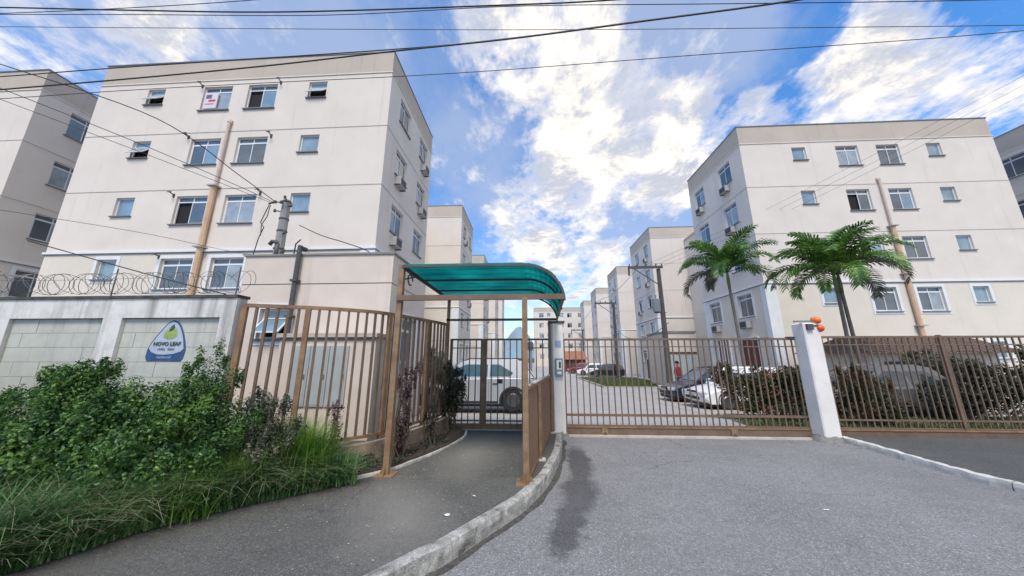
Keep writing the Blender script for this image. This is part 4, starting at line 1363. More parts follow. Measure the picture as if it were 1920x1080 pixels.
th = MB(); th.box(.70, 5.98, 6.985, 7.24, 0.0, .03)
kind(build(th, 'gate_threshold', 'threshold'), 'structure')
mb = MB(); mb.box(.72, 5.9, 7.10, 7.14, .031, .045)
tag(build(mb, 'gate_rail', 'steel'), 'steel floor rail under the wide sliding gate', 'rail')

rf = thing('side_fence', 'brown steel bar fence to the right of the wide white pillar', 'fence', (0, 7.12, 0))
bar_gate(rf, 5.98, 15.0, 0, .19, 2.0, .135, [(2.02, .045, .04, 'brown'), (1.86, .022, .03, 'brown'), (.36, .03, .04, 'brown'), (.205, .03, .04, 'brown')])
mb = MB(); mb.box(5.98, 15, -.035, .035, .02, .165); build(mb, 'bottom_beam', 'brown', rf)
mb = MB(); mb.box(5.98, 15, -.05, .05, .166, .188); build(mb, 'beam_flange', 'rust', rf)
for x in (8.6, 11.5):
    mb = MB(); mb.box(x - .03, x + .03, -.03, .03, .02, 2.06); build(mb, 'post', 'brown', rf)

pg = thing('pedestrian_gate', 'brown barred pedestrian gate under the green canopy', 'gate', (0, 6.98, 0))
bar_gate(pg, -1.72, -1.04, 0, .16, 1.98, .145, [(1.985, .04, .04, 'brown'), (1.80, .022, .03, 'brown'), (.30, .03, .04, 'brown')], stile=.05)
bar_gate(pg, -.96, -.14, 0, .16, 1.98, .135, [(1.985, .04, .04, 'brown'), (.30, .03, .04, 'brown')], stile=.06)
bar_gate(pg, -.14, .44, 0, .16, 1.98, .145, [(1.985, .04, .04, 'brown'), (1.80, .022, .03, 'brown'), (.30, .03, .04, 'brown')], stile=.05)
mb = MB(); mb.box(-1.045, -.955, -.045, .045, .05, 2.0); build(mb, 'middle_post', 'rust', pg)
mb = MB(); mb.box(-.70, -.58, -.03, .0, 1.05, 1.14); mb.box(-.70, -.56, -.034, -.03, .6, .64); build(mb, 'lock_box', 'darkpole', pg)
mb = MB(); mb.box(-1.75, .45, -.035, .035, .14, .24); build(mb, 'bottom_rail', 'rust', pg)
mb = MB(); mb.box(-1.8, .47, 6.92, 7.06, .0, .139); kind(build(mb, 'step', 'threshold'), 'structure')

# ------------------------------------------------------------------ canopy
cn = thing('entrance_canopy', 'curved green polycarbonate entrance canopy on brown steel posts', 'canopy', (0, 0, 0))
ZC, ZBm = 2.93, 2.43
YF, YB = 4.32, 6.86
XL = -1.83


def rib_pts(y, f):
    """f 0 at the front, 1 at the back"""
    xr = .50 + .12 * f
    pts = [(XL, y, ZC)]
    cx, rz = xr - .58, ZC - ZBm + .02
    for k in range(11):
        a = PI / 2 * (1 - k / 10)
        pts.append((cx + .58 * math.cos(a), y, ZC - rz + rz * math.sin(a)))
    return pts


ribs = [0, .333, .667, 1.0]
mb = MB()
NY = 8
for i in range(NY):
    f0, f1 = i / NY, (i + 1) / NY
    a = rib_pts(YF + (YB - YF) * f0, f0); b = rib_pts(YF + (YB - YF) * f1, f1)
    for k in range(len(a) - 1):
        mb.face([a[k], a[k + 1], b[k + 1], b[k]])
sh_ = build(mb, 'roof_sheet', 'canopy', cn, smooth=True)
sm = sh_.modifiers.new('thickness', 'SOLIDIFY'); sm.thickness = .006; sm.offset = 1
for f in ribs:
    mb = MB(); p = rib_pts(YF + (YB - YF) * f, f)
    p = [(x, y, z - .035) for x, y, z in p]
    mb.tube(p, .022, 4)
    build(mb, 'rib', 'darkpole', cn)
for nm, a, b, w, h, mk in (('front_beam', (XL - .06, YF, ZBm), (.50, YF, ZBm), .05, .075, 'brown'),
                           ('back_beam', (XL, YB, ZBm - .02), (.62, YB, ZBm - .02), .04, .05, 'brown'),
                           ('eaves_beam', (XL, YF, ZC - .035), (XL, YB, ZC - .035), .04, .05, 'darkpole'),
                           ('side_beam', (.485, YF, ZBm - .02), (.61, YB, ZBm - .02), .035, .04, 'brown')):
    mb = MB(); mb.beam(a, b, w, h); build(mb, nm, mk, cn)
for (x, y, z0, z1, w, mk, base) in ((-1.86, 4.36, SW, ZC, .075, 'rust', True), (-.055, 4.18, SW, ZBm - .04, .072, 'rust', True), (XL + .04, YB + .01, SW, ZC - .05, .06, 'brown', False), (.445, YB + .03, SW, ZBm - .05, .06, 'brown', False)):
    mb = MB(); mb.box(x - w / 2, x + w / 2, y - w / 2, y + w / 2, z0, z1)
    p = build(mb, 'post', mk, cn)
    if base:
        mb = MB(); mb.box(x - .12, x + .12, y - .12, y + .12, z0, z0 + .014); build(mb, 'base_plate', 'rust', p)
        mb = MB()
        for sx, sy in ((1, 0), (-1, 0), (0, 1), (0, -1)):
            c = (x + sx * w / 2, y + sy * w / 2)
            mb.face([(c[0], c[1], z0 + .014), (c[0] + sx * .06, c[1] + sy * .06, z0 + .014), (c[0], c[1], z0 + .12)])
        build(mb, 'gusset', 'rust', p)
# scroll brackets under the front left corner
mb = MB()
pts = [(XL, YF + .3 + .1 * math.cos(a), ZC - .16 + .08 * math.sin(a)) for a in np.linspace(0, 5.2, 16)]
mb.tube(pts, .012, 5); mb.tube([(XL, YF + .08, ZC - .2), (XL, YF + .5, ZC - .06)], .012, 5); build(mb, 'scroll_bracket', 'darkpole', cn)

# brown sheet screen beside the walkway
scn = thing('side_screen', 'waist high brown ribbed sheet screen along the right side of the walkway', 'screen', (0, 0, 0))
mb = MB()
xa, xb, ya, yb = -.02, .42, 4.30, 6.86
n = 56
zb_, zt_ = .17, 1.19
prev = None
for i in range(n + 1):
    f = i / n
    x = xa + (xb - xa) * f; y = ya + (yb - ya) * f
    o_ = -.012 if i % 4 in (0, 1) else .012
    c = ((x + o_, y, zb_), (x + o_, y, zt_))
    if prev:
        mb.face([prev[0], c[0], c[1], prev[1]])
    prev = c
s_o = build(mb, 'sheet', 'panel', scn)
sm = s_o.modifiers.new('thickness', 'SOLIDIFY'); sm.thickness = .003
mb = MB(); mb.beam((xa, ya, zt_ + .02), (xb, yb, zt_ + .02), .05, .04); build(mb, 'top_rail', 'rust', scn)
mb = MB(); mb.beam((xa, ya, zb_ - .02), (xb, yb, zb_ - .02), .04, .04); build(mb, 'bottom_rail', 'rust', scn)
for f in (.30, .97):
    x = xa + (xb - xa) * f; y = ya + (yb - ya) * f
    mb = MB(); mb.box(x + .02, x + .06, y - .02, y + .02, SW, zt_); p = build(mb, 'post', 'rust', scn)
    mb = MB(); mb.box(x - .03, x + .11, y - .06, y + .06, SW, SW + .02); build(mb, 'base_plate', 'kerbwhite2', p)
# crumpled pale strip of litter/mortar along the screen top
mb = MB()
for i in range(26):
    f = random.random(); x = xa + (xb - xa) * f; y = ya + (yb - ya) * f; r_ = random.uniform(.012, .03)
    mb.box(x - r_, x + r_, y - r_ * 1.6, y + r_ * 1.6, zt_ + .041, zt_ + .041 + r_ * .9)
kind(build(mb, 'mortar_crumbs', 'kerbwhite2', scn), 'stuff')


# ------------------------------------------------------------------ poles and cables
def cable(label, pts, r=.011, group=None, n=5):
    mb = MB()
    P_ = []
    pv = [Vector(p) for p in pts]
    for i in range(len(pv) - 1):
        for k in range(8):
            t = k / 8
            p0 = pv[max(i - 1, 0)]; p1 = pv[i]; p2 = pv[i + 1]; p3 = pv[min(i + 2, len(pv) - 1)]
            P_.append(0.5 * ((2 * p1) + (-p0 + p2) * t + (2 * p0 - 5 * p1 + 4 * p2 - p3) * t * t + (-p0 + 3 * p1 - 3 * p2 + p3) * t ** 3))
    P_.append(pv[-1])
    c0 = P_[0]
    mb.tube(P_, r, n)
    me = mb.mesh('power_cable', 'cable', tuple(c0), smooth=True)
    o = link('power_cable', me, None, tuple(c0))
    tag(o, label, 'cable', group)
    return o


G_ = 'overhead cables crossing the sky'
Y_ = 5.2
cable('short topmost cable crossing the upper left corner of the sky', [(-16.5, Y_, 9.8), (-12.53, Y_, 9.62), (-9.23, Y_, 9.54), (-6.22, Y_, 9.54), (-3.5, Y_, 9.66)], .008, G_)
cable('thick twin cable sagging along the top edge of the sky', [(-16.5, Y_, 10.15), (-12.61, Y_, 9.81), (-9.21, Y_, 9.47), (-5.29, Y_, 9.13), (-.28, Y_, 8.95), (1.81, Y_, 8.92), (5, Y_, 9.0), (9, Y_, 9.3)], .015, G_)
cable('thin straight cable just below the thick one, reaching the top right corner', [(-16.5, Y_, 9.9), (-12.52, Y_, 9.59), (-9.18, Y_, 9.34), (-4.35, Y_, 8.97), (-.28, Y_, 8.91), (3.82, Y_, 8.66), (7.31, Y_, 8.45), (9.6, Y_, 8.34), (13, Y_, 8.2)], .008, G_)
cable('thin level cable running straight through the blue sky above the left roof', [(-16.5, Y_, 9.52), (-12.37, Y_, 9.21), (-9.07, Y_, 8.95), (-.28, Y_, 8.28), (7.15, Y_, 7.84), (9.39, Y_, 7.72), (13, Y_, 7.55)], .006, G_)
cable('cable grazing the roof edge of the left block and rising to the right', [(-16, Y_ + .01, 7.7), (-11.81, Y_ + .01, 7.77), (-8.75, Y_ + .01, 7.85), (-2.75, Y_ + .01, 7.95), (-.28, Y_ + .01, 8.08), (2.3, Y_ + .01, 8.33), (5.01, Y_ + .01, 8.6), (7.5, Y_ + .01, 8.95), (11, Y_ + .01, 9.5)], .011, G_)
cable('heavy cable crossing the beige parapet of the left block', [(-16, Y_, 7.2), (-11.67, Y_, 7.4), (-8.66, Y_, 7.52), (-5.53, Y_, 7.68), (-2.73, Y_, 7.89), (-.28, Y_, 8.05), (2.3, Y_, 8.30), (5.01, Y_, 8.57), (7.5, Y_, 8.9), (11, Y_, 9.4)], .015, G_)
cable('lowest long cable under the left parapet, sagging across to the right roof', [(-16, Y_, 7.15), (-11.58, Y_, 7.16), (-8.58, Y_, 7.22), (-5.22, Y_, 7.24), (-2.51, Y_, 7.24), (-.28, Y_, 7.28), (3.5, Y_, 7.41), (7.07, Y_, 7.5), (9.35, Y_, 7.59), (14, Y_, 7.8)], .007, G_)

up = thing('utility_pole', 'grey concrete utility pole behind the guardhouse roof', 'utility pole', (-8.55, 9.75, 0))
mb = MB(); mb.tube([(0, 0, 0), (0, 0, 7.05)], [.20, .13], 10); build(mb, 'pole', 'pole', up)
for z, w in ((6.95, .165), (6.3, .17), (5.85, .175), (5.2, .185)):
    mb = MB(); mb.lathe([(w - .03, z), (w - .015, z + .01), (w - .015, z + .05), (w - .03, z + .06)], (0, 0, 0), 'Z', 10); build(mb, 'band', 'darkpole', up)
for (x, y, z) in ((-.32, -.12, 6.95), (-.02, -.22, 6.88), (.26, -.1, 6.8), (.26, -.2, 5.75), (.30, -.15, 5.1), (-.26, -.15, 6.6), (.12, -.25, 7.05)):
    mb = MB(); mb.lathe([(.02, -.06), (.05, -.04), (.03, -.01), (.05, .02), (.03, .035), (.02, .06)], (x, y, z), 'Z', 10); i_ = build(mb, 'insulator', 'darkpole', up, smooth=True)
    mb = MB(); mb.beam((0, 0, z), (x, y, z), .03, .03); build(mb, 'arm', 'darkpole', i_)
mb = MB()
mb.tube([(.2, -.1, 5.1), (.45, -.15, 4.85), (.68, -.15, 4.9), (.70, -.15, 5.35), (.85, -.15, 5.5)], .022, 5)
mb.tube([(-.55, -.1, 6.85), (-.75, -.1, 6.2), (-.6, -.1, 6.0), (-.72, -.1, 5.6), (-.8, -.1, 5.0), (-.78, -.1, 4.7)], .016, 5)
mb.tube([(-.5, -.1, 6.85), (-.55, -.1, 6.4), (-.7, -.1, 6.1), (-.66, -.1, 5.7)], .014, 5)
mb.tube([(-.32, -.12, 6.95), (-.55, -.12, 6.88)], .03, 5)
build(mb, 'drop_cable', 'cable', up)
G2 = 'service cables running down to the concrete pole'
hx, hy, hz = -8.87, 9.6, 6.95
cable('uppermost service cable from upper left to the concrete pole', [(-13.8, 6.0, 9.12), (-9.63 - .9, 7.1, 8.25), (-9.3, 8.6, 7.35), (hx, hy, hz)], .014, G2)
cable('second service cable, just under the uppermost, to the concrete pole', [(-13.49, 6.0, 8.35), (-11.2, 7.2, 7.62), (-9.6, 8.6, 7.12), (hx, hy, hz - .05)], .010, G2)
cable('third service cable sagging in front of the left block windows', [(-13.6, 6.0, 8.1), (-11.3, 7.2, 7.42), (-9.65, 8.6, 7.0), (hx, hy, hz - .1)], .008, G2)
cable('lowest service cable sagging faintly below the third floor windows', [(-12.5, 6.0, 4.98), (-9.9, 7.0, 4.72), (-8.3, 8.2, 4.55), (-7.0, 8.8, 4.6)], .006, G2)
cable('service cable dropping from the concrete pole to the guardhouse roof corner', [(-7.75, 9.5, 5.98), (-6.5, 8.9, 5.35), (-5.2, 8.1, 4.78), (-4.2, 7.6, 4.32), (-4.15, 7.58, 4.10)], .014, G2)
cable('cable sagging from the left edge down behind the razor wire', [(-9.3, 5.0, 3.72), (-7.2, 5.0, 3.16), (-6.2, 5.0, 2.9), (-5.2, 5.0, 2.66)], .010, G2)


def street_pole(label, x, y, h, box=False):
    r_ = thing('street_pole', label, 'utility pole', (x, y, 0), group='poles along the inner street')
    mb = MB(); mb.tube([(0, 0, -.7), (0, 0, h)], [.2, .13], 8); build(mb, 'pole', 'darkpole', r_)
    mb = MB(); mb.beam((-2.15, -.15, h + .1), (.25, -.15, h + .1), .13, .16); ca = build(mb, 'crossarm', 'darkpole', r_)
    for u in (-2.05, -1.5, -.9, -.2, .2):
        mb = MB(); mb.lathe([(.03, .08), (.06, .12), (.03, .16), (.055, .2), (.02, .26)], (u, -.15, h + .1), 'Z', 8); build(mb, 'insulator', 'darkpole', ca)
    mb = MB(); mb.beam((-1.75, -.15, h), (0, -.1, h - 1.25), .05, .05); build(mb, 'brace', 'darkpole', r_)
    mb = MB(); mb.tube([(-2.1, -.15, h), (-2.12, -.15, h - .5)], .07, 6); build(mb, 'cutout_fuse', 'darkpole', r_)
    if box:
        mb = MB(); mb.box(-.62, -.22, -.3, .1, h - 3.1, h - 2.2); mb.tube([(-.42, -.1, h - 2.2), (-.42, -.1, h - 1.9)], .05, 6); build(mb, 'transformer', 'steel', r_, bevel=.02)
        mb = MB(); mb.beam((-.6, -.1, h - 3.15), (.2, -.1, h - 3.15), .06, .06); build(mb, 'bracket', 'darkpole', r_)
    return r_


street_pole('nearest street pole with a crossarm and transformer in front of the right blocks', 9.25, 22, 7.75, True)
street_pole('middle street pole with a bare crossarm, second from the gate', 9.7, 36, 7.55)
street_pole('farthest and smallest street pole with a crossarm at the street end', 10.1, 60, 6.5)
cable('slack cable festooned between the two nearest street poles', [(9.5, 21.8, 3.9), (8.9, 24, 3.1), (8.8, 28, 3.2), (9.2, 32, 3.9), (9.7, 36, 5.0)], .02, 'cables along the inner street')
cable('high cable strung between the crossarms of the street poles', [(7.9, 21.8, 7.9), (7.8, 29, 7.3), (7.9, 36, 7.8), (8, 48, 6.7), (8.2, 60, 6.7)], .015, 'cables along the inner street')
for k, (dx, lb) in enumerate(((0, 'left'), (.7, 'middle'), (1.4, 'right'))):
    cable('pale house cable descending over the nearest right block, %s of three' % lb, [(8.2 + dx, 21.9, 7.95), (12.2 + dx, 17.5, 9.2), (17 + dx, 13, 11.2), (22 + dx, 9, 13.6)], .006, 'cables along the inner street')


# ------------------------------------------------------------------ vegetation
def np_mesh(name, verts, quads, matk):
    me = bpy.data.meshes.new(name)
    nv, nq = len(verts), len(quads)
    me.vertices.add(nv); me.vertices.foreach_set('co', verts.astype(np.float32).ravel())
    me.loops.add(nq * 4); me.loops.foreach_set('vertex_index', quads.astype(np.int32).ravel())
    me.polygons.add(nq); me.polygons.foreach_set('loop_start', np.arange(0, nq * 4, 4, dtype=np.int32))
    me.update(calc_edges=True)
    me.materials.append(M[matk])
    return me


def leaf_cloud(n, clumps, size, aspect=1.9, up=0.3, shell=.45, sprigs=9):
    """leaves as bent diamonds (2 quads) spread in ellipsoid clumps ((cx,cy,cz),(rx,ry,rz),weight)"""
    ext = []
    for (c, r_, w_) in clumps:
        for _ in range(sprigs):
            dd = rng.normal(size=3); dd[2] = abs(dd[2]) * .9 + .1; dd /= np.linalg.norm(dd)
            k = 1.0 + .22 * rng.random()
            q = .12 + .16 * rng.random()
            ext.append(((c[0] + dd[0] * r_[0] * k, c[1] + dd[1] * r_[1] * k, c[2] + dd[2] * r_[2] * k), (r_[0] * q, r_[1] * q, r_[2] * q * 1.5), w_ * q * .22))
    clumps = list(clumps) + ext
    ws = np.array([c[2] for c in clumps], float); ws /= ws.sum()
    ids = rng.choice(len(clumps), n, p=ws)
    cc = np.array([c[0] for c in clumps])[ids]; rr = np.array([c[1] for c in clumps])[ids]
    d = rng.normal(size=(n, 3)); d /= np.linalg.norm(d, axis=1)[:, None]
    rad = shell + (1 - shell) * rng.random(n) ** .6
    rad *= 1 + .22 * np.sin(d[:, 0] * 7 + ids) * np.cos(d[:, 2] * 6 + ids * 2)
    inner = rng.random(n) < .25
    rad[inner] *= rng.random(inner.sum())
    p = cc + d * rr * rad[:, None]
    nrm = d + rng.normal(scale=.6, size=(n, 3)) + np.array([0, 0, up]); nrm /= np.linalg.norm(nrm, axis=1)[:, None]
    t = rng.normal(size=(n, 3)); t -= nrm * (t * nrm).sum(1)[:, None]; t /= np.linalg.norm(t, axis=1)[:, None]
    t[:, 2] -= .25; t /= np.linalg.norm(t, axis=1)[:, None]
    b = np.cross(nrm, t)
    s = size * ((.45 + .9 * rng.random(n)) * (.8 + .5 * ((ids * 7) % 5) / 4))[:, None]
    w = s / aspect
    v = np.stack([p - t * s * .5, p + b * w * .5 - nrm * w * .12, p + t * s * .5 - nrm * s * .12, p - b * w * .5 - nrm * w * .12, p + nrm * w * .05], 1)
    # two quads would need midrib points; use a kite split along the midrib
    base = (np.arange(n) * 5)[:, None]
    q1 = base + np.array([[0, 1, 2, 4]]); q2 = base + np.array([[0, 4, 2, 3]])
    return v.reshape(-1, 3), np.concatenate([q1, q2])


def shrub(name, label, cat, loc, clumps, n, size, matk, stems=6, h=1.0, stemk='stem', group=None, aspect=1.9):
    r_ = thing(name, label, cat, loc, group=group)
    v, q = leaf_cloud(n, clumps, size, aspect)
    keep = v[:, 2] > -loc[2] + .02
    link('foliage', np_mesh('foliage', v, q, matk), r_)
    mb = MB()
    for i in range(stems):
        c = random.choice(clumps)
        tgt = Vector(c[0]) + Vector((random.uniform(-.5, .5) * c[1][0], random.uniform(-.5, .5) * c[1][1], random.uniform(-.2, .6) * c[1][2]))
        b0 = Vector((random.uniform(-.12, .12) + c[0][0] * .35, random.uniform(-.1, .1) + c[0][1] * .35, -.05))
        m_ = b0.lerp(tgt, .5) + Vector((random.uniform(-.08, .08), random.uniform(-.08, .08), .05))
        mb.tube([b0, m_, tgt], [.018, .012, .005], 5)
    build(mb, 'stems', stemk, r_)
    return r_


Z0 = SW + .05
# big shrub left
shrub('green_shrub', 'large leafy green shrub in front of the painted boundary wall', 'shrub', (-3.85, 3.35, Z0),
      [((.22, .15, 1.05), (.26, .22, .42), 1.1), ((0, .1, .7), (.5, .35, .5), 2.6), ((-.55, .0, .62), (.5, .4, .5), 2.4), ((.42, .2, .62), (.34, .28, .42), 1.6), ((-.2, -.25, .45), (.55, .4, .4), 2.2), ((-.75, -.1, .95), (.3, .28, .35), .9), ((.15, -.2, .35), (.5, .35, .33), 1.6)],
      54000, .035, 'bush_leaf', 14)
shrub('green_shrub', 'yellow green shrub at the left edge under the painted wall', 'shrub', (-5.0, 3.2, Z0),
      [((0, 0, .65), (.55, .4, .55), 2), ((-.4, -.2, .55), (.5, .4, .5), 1.6), ((.25, -.3, .42), (.5, .4, .42), 1.6), ((.2, 0, 1.05), (.28, .25, .3), .7)], 40000, .038, 'bush_leaf', 9)
shrub('green_shrub', 'round green shrub outside the left end of the painted wall', 'shrub', (-6.5, 3.1, Z0),
      [((0, 0, .7), (.7, .45, .6), 2), ((.5, -.2, .5), (.5, .4, .5), 1.2), ((-.6, -.1, .9), (.6, .5, .7), 1.6)], 36000, .04, 'bush_leaf', 9)
shrub('dry_shrub', 'greyish dry leaved shrub at the right of the large green shrub', 'shrub', (-3.05, 3.72, Z0),
      [((0, 0, .55), (.28, .22, .38), 2), ((.12, -.05, .35), (.25, .2, .28), 1.2), ((-.12, 0, .8), (.16, .14, .2), .6), ((.25, .05, .55), (.14, .12, .16), .4)], 11000, .030, 'dull_leaf', 12)


def blades(n, area, hmin, hmax, width, bend, seg=4):
    """area: function returning (x, y, z) base positions (n,3) ; drooping blades"""
    p = area(n)
    az = rng.random(n) * 2 * PI
    h = hmin + (hmax - hmin) * rng.random(n) ** 1.4
    k = bend * (.4 + rng.random(n))
    dx, dy = np.cos(az), np.sin(az)
    w = width * (.6 + .8 * rng.random(n))
    V = []
    for s_ in range(seg + 1):
        t = s_ / seg
        out = h * k * t ** 2 * .75 + h * .12 * t
        zz = h * (t - .38 * np.minimum(k, 1.5) * t ** 2.4)
        cx = p[:, 0] + dx * out; cy = p[:, 1] + dy * out; cz = p[:, 2] + zz
        ww = w * (1 - t ** 1.6) * .5 + .0004
        V.append(np.stack([cx - dy * ww, cy + dx * ww, cz], 1)); V.append(np.stack([cx + dy * ww, cy - dx * ww, cz], 1))
    v = np.stack(V, 1).reshape(-1, 3)
    base = (np.arange(n) * 2 * (seg + 1))[:, None]
    q = np.concatenate([base + np.array([[2 * s_, 2 * s_ + 1, 2 * s_ + 3, 2 * s_ + 2]]) for s_ in range(seg)])
    return v, q


def along_bed(y0, y1, inset0, inset1):
    pts = np.array([[p.x, p.y] for p in bl])

    def f(n):
        y = y0 + (y1 - y0) * rng.random(n)
        x = np.interp(y, pts[:, 1], pts[:, 0])
        u = inset0 + (inset1 - inset0) * rng.random(n) ** 1.0
        return np.stack([x - u, y, np.full(n, SW + .01) + .04 * np.minimum(1, np.maximum(0, u) * 3)], 1)
    return f


def clump(cx, cy, rx, ry):
    def f(n):
        a = rng.normal(size=(n, 2)) * .5
        return np.stack([cx + a[:, 0] * rx, cy + a[:, 1] * ry, np.full(n, SW + .03)], 1)
    return f


for (lb, fn, n, h0, h1, w, bd, mk) in (
        ('long drooping dark green grass spilling over the bed edge in the foreground', along_bed(1.6, 3.9, -.06, 1.35), 19000, .18, .70, .010, 1.1, 'grass_leaf'),
        ('low weeds along the pavement edge of the planting bed', along_bed(2.0, 4.1, -.12, .35), 9000, .06, .24, .008, 1.0, 'grass_leaf'),
        ('bright tall grass tuft beside the low wall', clump(-2.86, 3.95, .34, .16), 4200, .32, .90, .008, .55, 'bright_grass'),
        ('second bright upright grass tuft in front of the greyish shrub', clump(-3.12, 3.62, .26, .13), 2200, .25, .66, .008, .6, 'bright_grass'),
        ('third bright grass tuft among the foreground weeds left of the others', clump(-3.45, 3.15, .30, .16), 2200, .22, .58, .008, .8, 'bright_grass'),
        ('pale arching grass tuft at the right end of the weeds', clump(-2.52, 4.02, .30, .13), 2600, .18, .48, .010, 1.1, 'grass_leaf')):
    v, q = blades(n, fn, h0, h1, w, bd)
    o = link('grass', np_mesh('grass', v, q, mk))
    o['kind'] = 'stuff'; o['label'] = lb; o['category'] = 'grass'
# pale dry straws
v, q = blades(2600, along_bed(1.8, 4.0, -.05, 1.0), .25, .75, .005, 1.3)
M['straw'] = mat('dry_straw', (0.36, 0.33, 0.22), 0.8, trans=.2)
o = link('dry_straw', np_mesh('dry_straw', v, q, 'straw')); o['kind'] = 'stuff'

# thin dark plants in the narrow strip
shrub('potted_vine', 'thin purple leaved plant climbing the front canopy post', 'plant', (-1.87, 4.86, Z0),
      [((0, 0, .95), (.12, .1, .32), 1.4), ((.03, 0, .5), (.10, .1, .4), 1.0), ((-.05, 0, .25), (.08, .08, .25), .5), ((.1, .02, 1.2), (.10, .08, .12), .3)], 2200, .035, 'purple_leaf', 7)
shrub('purple_plant', 'sparse purple plant in front of the fence near the grass tuft', 'plant', (-2.62, 4.36, Z0),
      [((0, 0, .62), (.10, .08, .22), 1.2), ((.03, 0, .3), (.08, .06, .3), .9)], 900, .032, 'purple_leaf', 5)
shrub('dark_bush', 'dark small leaved bush at the end of the curved fence by the pedestrian gate', 'bush', (-1.55, 6.45, Z0),
      [((0, 0, 1.0), (.25, .2, .30), 2.0), ((.10, 0, .72), (.2, .18, .3), 1.3), ((-.1, 0, .55), (.13, .13, .3), .6), ((.02, .1, .35), (.10, .10, .3), .5)], 9000, .034, 'dark_leaf', 8)
shrub('small_plant', 'low dark plant halfway along the strip behind the white edging', 'plant', (-1.68, 5.55, Z0),
      [((0, 0, .28), (.13, .13, .22), 1.2), ((.05, 0, .55), (.07, .06, .2), .4)], 1300, .03, 'dark_leaf', 5)
# litter leaves / groundcover in the strip
v, q = leaf_cloud(2600, [((-1.95, 4.9, SW + .06), (.22, .4, .05), 1), ((-1.66, 5.9, SW + .06), (.18, .5, .05), 1), ((-2.3, 4.45, SW + .1), (.3, .2, .1), 1.5)], .035)
o = link('leaf_litter', np_mesh('leaf_litter', v, q, 'dull_leaf')); o['kind'] = 'stuff'
# bushes inside, behind the curved fence
shrub('green_bush', 'olive green bush seen through the narrow bars of the curved fence', 'bush', (-2.35, 7.6, 0),
      [((0, 0, 1.4), (.35, .3, .3), 1.5), ((.2, 0, 1.2), (.3, .3, .28), 1)], 7000, .045, 'dull_leaf', 7)

# red leaved hedge behind the sliding gate
shrub('red_hedge', 'dark red leaved hedge behind the right half of the sliding gate', 'hedge', (6.3, 9.0, 0),
      [((-1.0, 0, .95), (.34, .3, .42), 1.1), ((-.45, .05, .62), (.42, .35, .5), 1.3), ((-.1, .0, .85), (.45, .35, .45), 1.3), ((.45, 0, .82), (.5, .4, .52), 1.6), ((.95, -.1, .93), (.45, .35, .5), 1.3), ((1.45, 0, .75), (.4, .4, .55), 1.1), ((.5, -.1, .28), (1.2, .35, .3), 1.2)], 20000, .065, 'red_leaf', 14)
shrub('red_hedge', 'low olive leaved bush between the red hedge and the white car wheel', 'hedge', (6.9, 9.5, 0),
      [((0, 0, .6), (.7, .3, .5), 1), ((.9, 0, .5), (.5, .3, .5), 1)], 5000, .06, 'dull_leaf', 8)
shrub('red_hedge', 'red and olive leaved hedge just right of the wide gate pillar', 'hedge', (7.9, 8.3, 0),
      [((-.1, 0, .95), (.32, .3, .42), 1.4), ((.45, .1, .72), (.4, .35, .42), 1.0), ((.3, 0, .4), (.6, .35, .3), .9)], 13000, .055, 'red_leaf', 8)
shrub('green_bush', 'dark green bush beside the kiosk at the right edge', 'bush', (11.0, 9.0, 0),
      [((-.3, 0, .55), (.5, .4, .42), 1.2), ((.9, .1, .75), (.6, .45, .6), 1.3), ((2.4, 0, .9), (.9, .6, .8), 1.2)], 15000, .07, 'dark_leaf', 12)
shrub('pale_bush', 'pale olive shrub in front of the brown roofed kiosk', 'bush', (11.9, 10.2, 0),
      [((0, 0, 1.35), (.6, .4, .4), 1.4), ((.9, 0, 1.2), (.6, .4, .4), 1.2)], 9000, .07, 'dull_leaf', 10)

# lawn strips
sloped('lawn', 5.3, 11.6, 23.2, 36.5, .012, 'lawn')
sloped('grass_verge', 5.2, 30, 7.6, 9.9, .012, 'lawn')


def rect_area(x0, x1, y0, y1, z=.015):
    def f(n):
        yy = y0 + (y1 - y0) * rng.random(n)
        return np.stack([x0 + (x1 - x0) * rng.random(n), yy, z + np.where(yy < 9, 0, -.65 * (1 - np.exp(-(yy - 9) / 10)))], 1)
    return f


for nm, ar, n in (('lawn_grass', rect_area(5.3, 11.6, 23.2, 36.5), 22000), ('verge_grass', rect_area(5.2, 14, 7.6, 9.9), 9000)):
    v, q = blades(n, ar, .05, .16, .02, .7, 2)
    o = link(nm, np_mesh(nm, v, q, 'lawn_leaf')); o['kind'] = 'stuff'
mb = MB(); mb.box(5.16, 11.6, 23.05, 23.19, -.62, -.39); mb.beam((5.22, 23.2, gz(23.2) + .03), (5.22, 30, gz(30) + .03), .14, .16); mb.beam((5.22, 30.002, gz(30) + .03), (5.22, 36.5, gz(36.5) + .03), .14, .16)
tag(build(mb, 'lawn_kerb', 'paving'), 'pale concrete kerb around the lawn strip inside the estate', 'kerb')
sloped('parking_bay', 5.3, 12.2, 10.0, 17.6, .010, 'paving')


